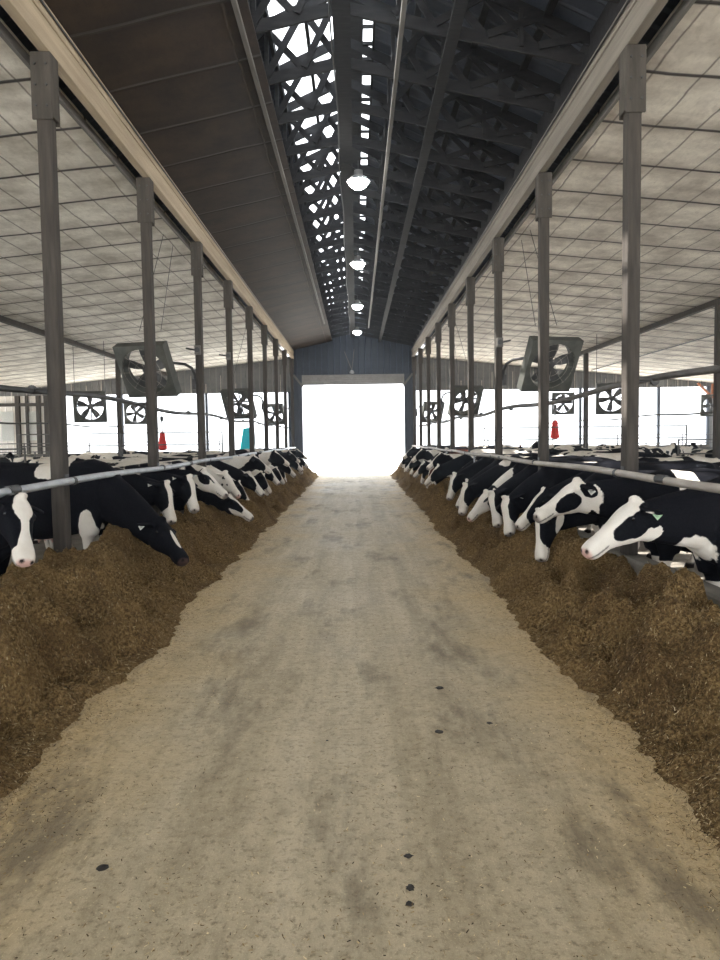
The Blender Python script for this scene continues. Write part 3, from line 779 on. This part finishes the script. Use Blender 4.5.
def head_frame(poll, muz, roll=0.0):
    u = (muz - poll).normalized(); up = Vector((.75, 0, 1.0)); v = up.cross(u).normalized(); w = u.cross(v).normalized()
    if roll:
        q = Matrix.Rotation(roll, 3, u); v = q @ v; w = q @ w
    return u, v, w
def cow_mesh(name, poll, muz, roll=0.0, vox=.02, mode='herd', blobs=(), seed=0, base=-1.0, ear=(0, 0), legs=0.0, fatness=1.0, blaze=.5, mat=None):
    """poll, muz in cow coordinates (x forward, z up, feet at 0)."""
    poll = Vector(poll); muz = Vector(muz); u, v, w = head_frame(poll, muz, roll)
    b = MB(); X = Vector((1, 0, 0)); Yv = Vector((0, 1, 0)); Z = Vector((0, 0, 1)); F = fatness
    rs = [(-.88, 1.22, .09, .10, .08), (-.84, 1.22, .17, .15, .20), (-.72, 1.15, .245, .25, .36), (-.52, 1.08, .275, .35, .42), (-.28, 1.02, .33, .395, .45),
          (-.02, .99, .365, .415, .44), (.22, 1.0, .355, .41, .42), (.42, 1.04, .30, .39, .42), (.58, 1.10, .25, .35, .42), (.72, 1.12, .215, .29, .38), (.84, 1.12, .17, .20, .30), (.93, 1.08, .10, .12, .20)]
    b.loft([ell((x, 0, z), Yv, Z, hw * F, tp, bt, 22, 2.4) for x, z, hw, tp, bt in rs])
    for sy in (-1, 1):      # shoulder blade, hip bone, thigh
        b.loft([ell((.60, sy * .15, z), Yv, X, a, c, c) for z, a, c in ((1.36, .05, .08), (1.2, .09, .16), (1.0, .11, .19), (.8, .10, .16), (.62, .07, .10))])
        b.loft([ell((-.62, sy * (.20 + .02 * k), 1.38 - .05 * k), X, Z, .09 - .01 * k, .05, .08) for k in range(3)][::1]) if False else None
        b.loft([ell((x, sy * .165, z), Yv, X, a, c, c) for x, z, a, c in ((-.62, 1.38, .07, .10), (-.63, 1.2, .10, .20), (-.64, 1.0, .115, .24), (-.63, .82, .10, .19), (-.66, .68, .07, .11))])
        dx = legs * sy
        # foreleg
        L = [((.60, sy * .15, .80), .085, .11), ((.60 + dx*.3, sy * .15, .62), .06, .075), ((.61 + dx*.7, sy * .15, .47), .05, .052), ((.61 + dx*.8, sy * .15, .42), .048, .05), ((.60 + dx, sy * .15, .33), .034, .036), ((.60 + dx, sy * .15, .18), .032, .034),
             ((.60 + dx, sy * .15, .12), .043, .045), ((.62 + dx, sy * .15, .07), .042, .045), ((.645 + dx, sy * .15, .06), .053, .062), ((.65 + dx, sy * .15, .0), .06, .072)]
        b.loft([ell(c, Yv, X, a, d, d, 14, 2.1) for c, a, d in L])
        L = [((-.60, sy * .17, .86), .09, .16), ((-.64, sy * .17, .70), .065, .11), ((-.74, sy * .165, .56), .045, .062), ((-.77, sy * .16, .50), .042, .055), ((-.755 - dx*.5, sy * .16, .40), .034, .042), ((-.74 - dx, sy * .16, .20), .032, .036),
             ((-.73 - dx, sy * .16, .13), .043, .045), ((-.70 - dx, sy * .16, .08), .04, .045), ((-.68 - dx, sy * .16, .06), .052, .062), ((-.67 - dx, sy * .16, .0), .058, .072)]
        b.loft([ell(c, Yv, X, a, d, d, 14, 2.1) for c, a, d in L])
    # udder with teats
    b.loft([ell((-.40, 0, z), X, Yv, a, c, c) for z, a, c in ((.74, .10, .10), (.66, .20, .16), (.58, .21, .165), (.50, .17, .13), (.47, .10, .08))])
    for tx in (-.30, -.49):
        for ty in (-.08, .08): b.loft([ell((tx, ty, z), X, Yv, a, a, a, 8, 2) for z, a in ((.54, .025), (.46, .02), (.42, .014))])
    # tail
    b.tube([(-.84, 0, 1.34), (-.92, 0, 1.30), (-.955, 0, 1.15), (-.95, .01, .9), (-.93, .02, .68), (-.93, .02, .55), (-.92, .02, .40), (-.92, .02, .32)], [.035, .032, .026, .022, .022, .035, .04, .015], 10)
    # neck: bezier from withers to the back of the head
    N0 = Vector((.55, 0, 1.16)); N2 = poll + u * .07 - w * .055; N1 = Vector((.55 + .40, (N2.y) * .35, max(1.05, min(1.28, 1.16 + (N2.z - 1.16) * .35))))
    tang_end = (N2 - N1).normalized(); rings = []
    for i in range(12):
        t = i / 11; p = N0 * (1-t)**2 + N1 * 2*t*(1-t) + N2 * t*t; d = ((N1 - N0) * 2*(1-t) + (N2 - N1) * 2*t).normalized()
        a = Vector((0, 0, 1)).cross(d); a = (a if a.length > .2 else Yv).normalized()
        a = (a * (1 - t) + v * t).normalized(); a = (a - d * a.dot(d)).normalized(); bb = d.cross(a).normalized()
        tp = .27 * (1-t) + .125 * t; bt = .37 * (1-t) + .175 * t; hw = .19 * (1-t) + .105 * t
        rings.append(ell(p, a, bb, hw, tp, bt, 18, 2.2))
    b.loft(rings)
    # head
    hr = [(-.05, .03, .08, .05), (-.02, .065, .125, .085), (.04, .085, .165, .102), (.10, .09, .20, .118), (.16, .085, .205, .120), (.22, .075, .185, .106), (.29, .065, .150, .090), (.36, .056, .120, .078),
          (.42, .053, .104, .074), (.48, .053, .104, .083), (.53, .045, .100, .085), (.57, .028, .085, .074), (.592, .004, .055, .048)]
    b.loft([ell(poll + u * x, v, w, hw, tp, bt, 18, 2.35) for x, tp, bt, hw in hr])
    b.lathe([(.005, -.03), (.05, -.015), (.055, .01), (.03, .03), (.004, .035)], 12, tuple(poll + w * .075 - u * .01))
    for sy in (-1, 1):
        e = poll + u * .145 + v * sy * .104 + w * .028      # brow
        b.lathe([(.004, -.03), (.032, -.015), (.036, .0), (.03, .018), (.004, .03)], 10, tuple(e))
        n_ = poll + u * .545 + v * sy * .045 + w * .012; b.lathe([(.004, -.024), (.024, -.01), (.024, .01), (.004, .024)], 8, tuple(n_))
        # ear, a cupped leaf
        er = poll + u * .035 + v * sy * .085 + w * .02
        ed = (v * sy * 1.0 - w * (.28 + ear[0]) - u * (.10 + ear[1])).normalized(); ea = (u * .8 + w * .5); ea = (ea - ed * ea.dot(ed)).normalized(); eb = ed.cross(ea)
        b.loft([ell(er + ed * q, ea, eb, hw, th, th, 12, 2) for q, hw, th in ((-.01, .028, .022), (.04, .042, .020), (.10, .060, .017), (.15, .055, .015), (.19, .035, .013), (.22, .010, .008))])
    me = b.mesh(name + '_src'); ob = bpy.data.objects.new(name + '_src', me); COL.objects.link(ob)
    m1 = ob.modifiers.new('r', 'REMESH'); m1.mode = 'VOXEL'; m1.voxel_size = vox; m1.use_smooth_shade = True
    m2 = ob.modifiers.new('s', 'SMOOTH'); m2.factor = .5; m2.iterations = max(2, int(.085 / vox))
    dg = bpy.context.evaluated_depsgraph_get(); dg.update()
    out = bpy.data.meshes.new_from_object(ob.evaluated_get(dg)); bpy.data.objects.remove(ob); bpy.data.meshes.remove(me)
    out.name = name
    # ---- colouring
    n = len(out.vertices); co = np.empty(n * 3); out.vertices.foreach_get('co', co); co = co.reshape(-1, 3)
    rel = co - np.array(poll); hu = rel @ np.array(u); hv = rel @ np.array(v); hw_ = rel @ np.array(w); av = np.abs(hv)
    rad = np.sqrt(hv**2 + (hw_ + .05)**2)
    hd = sm(-.06, .02, hu) * (1 - sm(.19, .23, rad)) * (1 - sm(.60, .64, hu))      # 1 on the head
    earm = (av > .115) & (hu > -.12) & (hu < .14) & (rad < .36) & (hu > -.1)
    x, y, z = co[:, 0], co[:, 1], co[:, 2]
    f = np.full(n, base); amp = np.ones(n)
    # lower legs, belly and udder pale
    if mode == 'herd':
        f = np.full(n, base); low = sm(.62, .45, z); f = f * (1 - low) + 1.4 * low; amp = 1 - .9 * low
        f = np.where((x < .5) & (x > -.5) & (z < .72), f + 1.2, f)
    else:
        low = sm(.60, .50, z); f = f * (1 - low) + 1.2 * low
    hf = np.full(n, -1.0)
    # blaze + muzzle
    wid = (.022 + .05 * blaze) + .05 * sm(.30, .5, hu) + .04 * blaze * np.exp(-((hu - .08) / .07) ** 2)
    bl = (wid - av) / .03 + np.where(hw_ > -.02 + .0 * hu, 0, (hw_ + .02) / .03 - .2)
    if blaze > 0: hf = np.maximum(hf, np.clip(bl, -1, 1.5)); hf = np.maximum(hf, (hu - (.46 - .08 * blaze)) / .04)
    sel = hd > .5
    f = np.where(sel, hf, f); amp = np.where(sel | earm, 0.0, amp); f = np.where(earm & ~sel, -1, f)
    for bk in blobs:
        typ, c, r_, sg = bk[:4]
        if typ == 'H': D = np.sqrt(((hu - c[0]) / r_[0])**2 + ((av - c[1]) / r_[1])**2 + ((hw_ - c[2]) / r_[2])**2); mask = (hd > .3) | earm
        else: D = np.sqrt(((x - c[0]) / r_[0])**2 + ((y - c[1]) / r_[1])**2 + ((z - c[2]) / r_[2])**2); mask = ~sel
        val = (1 - D) * 1.6
        f = np.where(mask, np.maximum(f, val) if sg > 0 else np.minimum(f, -val), f)
    skin = sm(.66, .58, z) * (np.abs(x + .4) < .24) * (np.abs(y) < .18) * (z > .38) * .8
    nose = sm(.555, .585, hu) * (hd > .2); pinkn = (seed % 3 == 0)
    skin = np.maximum(skin, nose * (.8 if pinkn else .25) * 1.0)
    dark = sm(.085, .06, z) * 1.0
    dark = np.maximum(dark, (~np.bool_(pinkn)) * nose * .7)
    nost = np.sqrt((hu - .578)**2 + (av - .042)**2 + (hw_ - .008)**2); dark = np.maximum(dark, sm(.024, .014, nost))
    mouth = sm(.010, .004, np.abs(hw_ + .052 + .05 * (.56 - hu))) * (hu > .42) * (hu < .60) * (av > .02) * (hd > .2); dark = np.maximum(dark, mouth * .8)
    for nm, arr in (('coat', f), ('skin', skin), ('dark', dark), ('amp', amp)):
        at = out.attributes.new(nm, 'FLOAT', 'POINT'); at.data.foreach_set('value', arr.astype(np.float32))
    out.materials.clear(); out.materials.append(mat or (M['coat'] if mode == 'hero' else M['coat_herd']))
    for p in out.polygons: p.use_smooth = True
    return out, (poll, u, v, w)

eye_me = None
def add_eyes(o, fr):
    poll, u, v, w = fr
    for sy in (-1, 1):
        b = MB(); c = poll + u * .152 + v * sy * .1165 + w * .014
        b.lathe([(.002, -.019), (.012, -.015), (.018, -.006), (.018, .006), (.012, .015), (.002, .019)], 12, tuple(c)); b.build('eye', M['eye'], o)
def add_tag(o, fr, sy, m):
    poll, u, v, w = fr
    c = poll + u * .02 + v * sy * .165 - w * .035
    b = MB(); a = (u * .9 + v * sy * .2).normalized(); n_ = (v * sy + w * .3).normalized(); n_ = (n_ - a * n_.dot(a)).normalized(); dn = a.cross(n_)
    if dn.z > 0: dn = -dn
    q = c + n_ * .03
    pr = [(-.012, -.02), (.012, -.02), (.030, .004), (.034, .055), (-.034, .055), (-.030, .004)]
    f1 = [q + a * i + dn * j for i, j in pr]; f2 = [p + n_ * .004 for p in f1]; k = len(pr)
    b.add([*f1, *f2], [tuple(range(k)), tuple(range(2*k-1, k-1, -1))] + [(i, (i+1) % k, k + (i+1) % k, k + i) for i in range(k)])
    t = b.build('ear_tag', m, o); t['label'] = 'small plastic ear tag'
    b = MB()
    for i, j in ((-.018, .015), (-.006, .015), (.007, .015), (.019, .015)): 
        b.bar(q + a * i + dn * (j) + n_ * .0055, q + a * i + dn * (j + .024) + n_ * .0055, .005, .002)
    b.build('tag_digits', M['wire'], t)

def hero(side, y, ox, yaw, scale, muz, poll, label, blobs=(), seed=0, blaze=.5, roll=0.0, tagc=None, vox=.015, base=-1.0, ear=(0, 0), legs=.06, z0=0.0, eyes=True, group=None):
    """muz, poll in world metres; ox = |x| of the cow's middle"""
    rz = (0 if side < 0 else math.pi) + yaw
    loc = Vector((side * ox, y, z0)); inv = (Matrix.Translation(loc) @ Matrix.Rotation(rz, 4, 'Z') @ Matrix.Scale(scale, 4)).inverted()
    m = inv @ Vector(muz); p = inv @ Vector(poll)
    d = (m - p).normalized(); hl = .575 * 1.0
    mid = (m + p) / 2; p = m - d * hl if True else p
    p = p + Vector((0, 0, -.05))
    me, fr = cow_mesh('dairy_cow', p, p + d * hl, roll, vox, 'hero', blobs, seed, base, ear, legs, 1.0, blaze)
    o = bpy.data.objects.new('dairy_cow', me); COL.objects.link(o); o.location = loc; o.rotation_euler = (0, 0, rz); o.scale = (scale,) * 3
    tag(o, label, 'cow', group or 'cows feeding along the drive')
    if eyes: add_eyes(o, fr)
    if tagc: add_tag(o, fr, tagc[0], tagc[1])
    return o

W, K = 1, -1
H_CHEEK = ('H', (.16, .11, -.06), (.15, .09, .10), K)
# --- right side
hero(1, 5.95, 3.72, R(6), 1.0, (1.87, 5.5, .95), (2.37, 5.62, 1.30), 'nearest right cow, white face, black cheek patch, green ear tag',
     blobs=[('H', (.3, .05, -.06), (.40, .25, .30), W), ('H', (.16, .135, -.055), (.23, .11, .100), K), ('H', (-.02, .15, -.04), (.12, .11, .16), K),
            ('B', (.95, 0, .78), (.22, .4, .24), W), ('B', (.15, 0, 1.25), (.07, .6, .5), W), ('B', (-.4, 0, .9), (.3, .5, .6), W)], seed=0, blaze=.9, tagc=(1, M['tagg']), vox=.013, roll=R(0))  # narrow white flank band puts a sunlit stripe into the coat
hero(1, 7.2, 3.78, R(2), 1.0, (1.91, 7.2, 1.03), (2.42, 7.3, 1.34), 'black cow with lifted white head and large black cheek patch, behind the nearest right cow',
     blobs=[('H', (.25, .05, -.05), (.45, .25, .30), W), ('H', (.25, .12, -.055), (.15, .10, .095), K), ('H', (.00, .17, -.03), (.08, .12, .10), K), ('B', (.45, 0, 1.3), (.12, .5, .25), W)], seed=2, blaze=1.0, vox=.015, tagc=(1, M['tagw']))  # white withers patch paints a strip of sunlight into the coat
hero(1, 8.3, 3.62, R(-3), .98, (2.13, 7.9, .47), (2.24, 8.1, .99), 'black-faced cow with white nose tip lowered in feed under the lifted white head',
     blobs=[('H', (.12, .1, -.14), (.14, .08, .05), W), ('B', (1.1, 0, 1.0), (.25, .3, .3), W), ('B', (.6, 0, .5), (.2, .4, .4), W)], seed=1, blaze=.35, vox=.016)
hero(1, 9.35, 3.95, R(4), 1.02, (2.1, 8.9, .72), (2.5, 9.0, 1.1), 'mostly hidden black cow between the lifted white head and the white-blazed cow', seed=4, blaze=.3, vox=.02, base=-1)
hero(1, 10.45, 3.62, R(3), 1.0, (2.25, 10.1, .46), (2.32, 10.45, .95), 'big black cow with broad white blaze eating head down on the right', seed=1, blaze=.75,
     blobs=[('B', (.0, 0, 1.45), (.25, .12, .12), W)], vox=.016, tagc=(1, M['tagw']))
hero(1, 11.35, 3.60, R(0), .98, (2.26, 11.0, .47), (2.28, 11.3, .93), 'black cow with narrow pale face just beyond the big white-blazed one', seed=2, blaze=.6, vox=.018)
hero(1, 12.35, 3.70, R(0), 1.0, (2.0, 12.15, .45), (2.38, 12.3, .86), 'cow with almost wholly white head and dark ear stretched low to the feed', seed=0, blaze=1.0,
     blobs=[('H', (.25, .05, -.05), (.5, .3, .32), W), ('H', (.0, .2, 0), (.07, .12, .1), K), ('B', (1.1, 0, 1.1), (.2, .3, .3), W)], vox=.018)
hero(1, 13.25, 3.60, R(3), 1.0, (1.98, 12.9, .46), (2.15, 13.15, .95), 'black cow with white stripe face and black cheek, head deep in feed', seed=1, blaze=.8, vox=.02, eyes=False,
     blobs=[('B', (.35, 0, 1.35), (.2, .2, .15), W), ('B', (.75, 0, 1.3), (.12, .2, .15), W)])
hero(1, 15.4, 3.60, R(5), 1.0, (2.02, 15.0, .55), (2.28, 15.25, 1.12), 'black cow with long white blaze and white nose beside the rail prop', seed=2, blaze=.75, vox=.02, eyes=False)
# --- left side
hero(-1, 6.25, 3.70, R(-12), 1.0, (-2.44, 5.52, .93), (-2.66, 5.85, 1.40), 'cow at the left edge facing the viewer with a broad white blaze and pink nose', seed=0, blaze=.22, vox=.014, ear=(.1, .1),
     blobs=[('H', (.10, 0, .08), (.13, .085, .12), W), ('B', (.15, 0, 1.35), (.18, .2, .12), W)])
hero(-1, 8.85, 3.72, R(-9), 1.1, (-1.83, 8.05, .50), (-2.35, 8.5, 1.0), 'big black cow reaching its all-black head down beside the first left post', seed=1, blaze=0, vox=.014, tagc=(-1, M['tagw']), legs=.04,
     blobs=[('H', (.30, 0, .06), (.13, .03, .05), W), ('B', (.22, -.1, 1.36), (.20, .35, .14), W), ('B', (.62, -.2, .74), (.10, .3, .16), W), ('B', (.60, -.2, .52), (.12, .3, .2), W)])
hero(-1, 9.85, 3.75, R(-4), 1.0, (-2.33, 9.5, .77), (-2.51, 9.75, 1.24), 'black cow with short white forehead stripe behind the big black one', seed=1, blaze=.45, vox=.016, tagc=(-1, M['tagw']),
     blobs=[('H', (.5, 0, 0), (.12, .2, .2), W)])
hero(-1, 10.8, 3.80, R(-3), 1.0, (-2.22, 10.4, .83), (-2.42, 10.7, 1.28), 'black cow with curved white blaze reaching its nose, next to the second left post', seed=2, blaze=.6, vox=.018, tagc=(-1, M['tagw']), blobs=[('B', (0, 0, 1.1), (.9, .6, .38), W)])
hero(-1, 11.65, 3.85, R(0), 1.0, (-1.93, 11.3, .98), (-2.38, 11.5, 1.32), 'cow in profile with black eye patch and white jaw, back all white', seed=2, blaze=.9, vox=.018, tagc=(-1, M['tagw']),
     blobs=[('H', (.30, .06, -.08), (.35, .2, .12), W), ('H', (.13, .12, -.02), (.14, .08, .07), K), ('B', (0, 0, 1.1), (.9, .6, .38), W)])
hero(-1, 12.75, 3.62, R(0), 1.0, (-1.72, 12.6, .47), (-2.22, 12.7, .84), 'cow with black cheek and white face rim lowered far out over the feed', seed=2, blaze=.7, vox=.018,
     blobs=[('H', (.42, .06, -.10), (.25, .2, .06), W), ('B', (0, 0, 1.1), (.9, .6, .38), W)])
hero(-1, 13.7, 3.80, R(0), 1.0, (-2.08, 13.4, .80), (-2.48, 13.7, 1.26), 'white cow with small dark spots on its head and neck', seed=0, blaze=1.0, base=1.0, vox=.018,
     blobs=[('H', (.25, .05, -.05), (.5, .3, .35), W), ('H', (.12, .11, .0), (.03, .04, .03), K), ('H', (.27, .08, -.03), (.03, .03, .02), K), ('H', (.2, .09, -.1), (.025, .04, .025), K), ('B', (1.0, -.2, 1.2), (.05, .2, .05), K), ('B', (1.15, -.2, 1.1), (.04, .2, .03), K), ('B', (.9, -.2, 1.0), (.05, .2, .04), K)])

# --- the rest of both feeding rows and the herd behind, from shared shapes
POSE = {}
def pose(k):
    if k not in POSE:
        spec = {'down': ((1.34, .06, .92), (1.62, .16, .46), -.55), 'low': ((1.42, -.08, 1.02), (1.80, -.2, .60), -.45), 'up': ((1.38, 0, 1.36), (1.80, .18, 1.04), -.5),
                'deep': ((1.30, -.05, .86), (1.45, -.1, .36), -.7), 'stand': ((1.32, .10, 1.52), (1.78, .25, 1.24), -.35), 'look': ((1.28, .25, 1.48), (1.45, .72, 1.24), -.5), 'rest': ((1.30, -.2, 1.30), (1.70, -.45, 1.05), .1)}[k]
        POSE[k] = cow_mesh('herd_cow', spec[0], spec[1], 0, .024, 'herd', (), 1, spec[2], (0, 0), .08, 1.03, .55 if k != 'low' else .85)[0]
    return POSE[k]
NC = {}
def herd(side, x, y, rz, k, scale, label, group, z=0.0):
    o = bpy.data.objects.new('dairy_cow', pose(k)); COL.objects.link(o); o.location = (x, y, z); o.rotation_euler = (0, 0, rz); o.scale = (scale,) * 3
    tag(o, label, 'cow', group); return o
seqs = {-1: [14.8, 15.8, 16.9, 17.9, 18.8, 19.9, 21.0, 22.1, 23.3, 24.4, 25.6, 26.8, 28.1, 29.4, 30.8, 32.2], 1: [14.3, 16.5, 17.6, 18.7, 19.8, 21.9, 23.0, 24.2, 25.4, 26.6, 27.9, 29.3, 30.7, 32.2]}
kinds = ['down', 'low', 'up', 'down', 'deep', 'low', 'up', 'down', 'low', 'deep', 'up', 'low', 'down', 'up', 'low', 'deep']
word = {'down': 'head down in feed', 'low': 'neck stretched low', 'up': 'head under the rail', 'deep': 'nose in the feed'}
for s in (-1, 1):
    for i, y in enumerate(seqs[s]):
        k = kinds[(i + (0 if s < 0 else 3)) % len(kinds)]
        sc = rnd(.95, 1.04)
        herd(s, s * (3.62 + rnd(0, .12)), y, (0 if s < 0 else math.pi) + R(rnd(-7, 7)), k, sc,
             '%s cow in the far %s feeding row, %s' % (ORD[i], SIDE[s], word[k]), 'cows feeding along the drive')
# reddish brown cow
t = NT('red_cow_coat')
t.n.remove(t.b)
src = M['coat_herd']; M['coat_red'] = src.copy(); M['coat_red'].name = 'cow_coat_red'
for nd in M['coat_red'].node_tree.nodes:
    if nd.type == 'MIX':
        for inp in (nd.inputs[6], nd.inputs[7]):
            c = inp.default_value
            if not inp.is_linked and c[0] < .03 and abs(c[0] - .010) < .002: inp.default_value = (.16, .05, .025, 1)
            elif not inp.is_linked and abs(c[0] - .022) < .002: inp.default_value = (.23, .08, .04, 1)
me = pose('deep').copy(); me.materials.clear(); me.materials.append(M['coat_red'])
o = bpy.data.objects.new('dairy_cow', me); COL.objects.link(o); o.location = (3.62, 20.85, 0); o.rotation_euler = (0, 0, math.pi + R(4))
tag(o, 'reddish-brown and white cow among the far right feeding cows', 'cow', 'cows feeding along the drive')

# herd standing farther back
taken = []
def spine(x, y, rz, k=None):
    return [(x + q * math.cos(rz), y + q * math.sin(rz)) for q in (-.8, -.35, .1, .55, 1.0, 1.4)]
for o in bpy.data.objects:
    if o.name.startswith('dairy_cow'): taken += [(o.location.x, o.location.y + 0), (o.location.x - math.copysign(.8, -o.location.x), o.location.y)]
rk = random.Random(11)
for s in (-1, 1):
    cnt = 0
    for r_, (x, y0, y1, dy) in enumerate(((6.1, 8.6, 32, 1.5), (8.6, 9.8, 32.5, 1.7), (11.2, 13.0, 32.5, 1.8), (14.4, 17.0, 32.5, 1.9))):
        y = y0 + (0 if s < 0 else .5)
        while y < y1:
            for tr in range(12):
                k = rk.choice(['stand', 'look', 'rest', 'rest']) if r_ else 'rest'
                rz = rk.choice([0, math.pi]) + R(rk.uniform(-18, 18)) if r_ < 2 else rk.uniform(0, 6.28)
                xx = s * (x + rk.uniform(-.4, .4)); yy = y + rk.uniform(-.3, .3)
                sp = spine(xx, yy, rz)
                if abs(xx) + 1.5 > 16 or any(abs(p[0]) < 4.9 for p in sp): 
                    if r_ == 0 and all(abs(p[0]) > 4.75 for p in sp): pass
                    elif r_ == 0: 
                        xx = s * 6.35; rz = (math.pi if s < 0 else 0) + R(rk.uniform(-10, 10)); sp = spine(xx, yy, rz)
                    else: continue
                if any((p[0]-q[0])**2 + (p[1]-q[1])**2 < .62 for p in sp for q in taken): continue
                if any(abs(abs(p[0]) - 9.0) < .5 and min(abs(p[1] - 17.7), abs(p[1] - 27.9)) < .5 for p in sp): continue
                if any(abs(p[1] - 27.0) < .5 or abs(p[1] - 34.4) < .5 for p in sp): continue
                if any(abs(p[1] - 20.5) < .5 and abs(p[0]) > 9 for p in sp) or any(abs(p[0]) > 12.9 and 15 < p[1] < 33 for p in sp): continue
                taken += sp
                herd(s, xx, yy, rz, k, rk.uniform(.90, .99), 'cow standing behind the %s feeding row in line %s, %s counted from near to far' % (SIDE[s], ('one', 'two', 'three', 'four')[r_], ORD[cnt % 30]), 'cows standing in the stalls')
                cnt += 1; break
            y += dy
        cnt = 0

# dusty air, added for the bluish glow around the far door
hz = bpy.data.materials.new('dusty_glow_air'); hz.use_nodes = True; hn = hz.node_tree; hn.nodes.clear()
vo = hn.nodes.new('ShaderNodeOutputMaterial'); vs_ = hn.nodes.new('ShaderNodeVolumeScatter')
vs_.inputs['Color'].default_value = (.80, .90, 1, 1); vs_.inputs['Density'].default_value = .0013; vs_.inputs['Anisotropy'].default_value = .72
hn.links.new(vs_.outputs[0], vo.inputs['Volume'])
b = MB(); b.box(-19.25, 19.25, YB + .3, YE + .06, -.1, 8.6); o = b.build('haze', hz); o['kind'] = 'stuff'; o['label'] = 'thin dusty haze filling the barn air, added for the doorway glow'; o['category'] = 'haze'

# ------------------------------------------------------------------ light and camera
wd = bpy.data.worlds.new('sky'); SC.world = wd; wd.use_nodes = True
bgn = wd.node_tree.nodes['Background']; bgn.inputs[0].default_value = (.90, .95, 1.0, 1); bgn.inputs[1].default_value = 1.0
sl = bpy.data.lights.new('sun', 'SUN'); sl.energy = 4.0; sl.angle = R(1.0); sl.color = (1, .96, .9)
so = bpy.data.objects.new('sun', sl); COL.objects.link(so); so.rotation_euler = Vector((-.71, .10, 1.0)).to_track_quat('Z', 'Y').to_euler()
cam = bpy.data.cameras.new('camera'); co_ = bpy.data.objects.new('camera', cam); COL.objects.link(co_)
cam.sensor_fit = 'VERTICAL'; cam.sensor_height = 36; cam.lens = 27; cam.clip_end = 300; cam.clip_start = .05
co_.location = (.12, 0, 1.8)
co_.rotation_euler = (Matrix.Rotation(R(-.24), 3, 'Z') @ Matrix.Rotation(R(90 - 3.34), 3, 'X') @ Matrix.Rotation(R(-.8), 3, 'Z')).to_euler()
SC.camera = co_
SC.view_settings.view_transform = 'Standard'; SC.view_settings.look = 'None'; SC.view_settings.gamma = 1
SC.view_settings.use_curve_mapping = False
SC.view_settings.exposure = 2.3
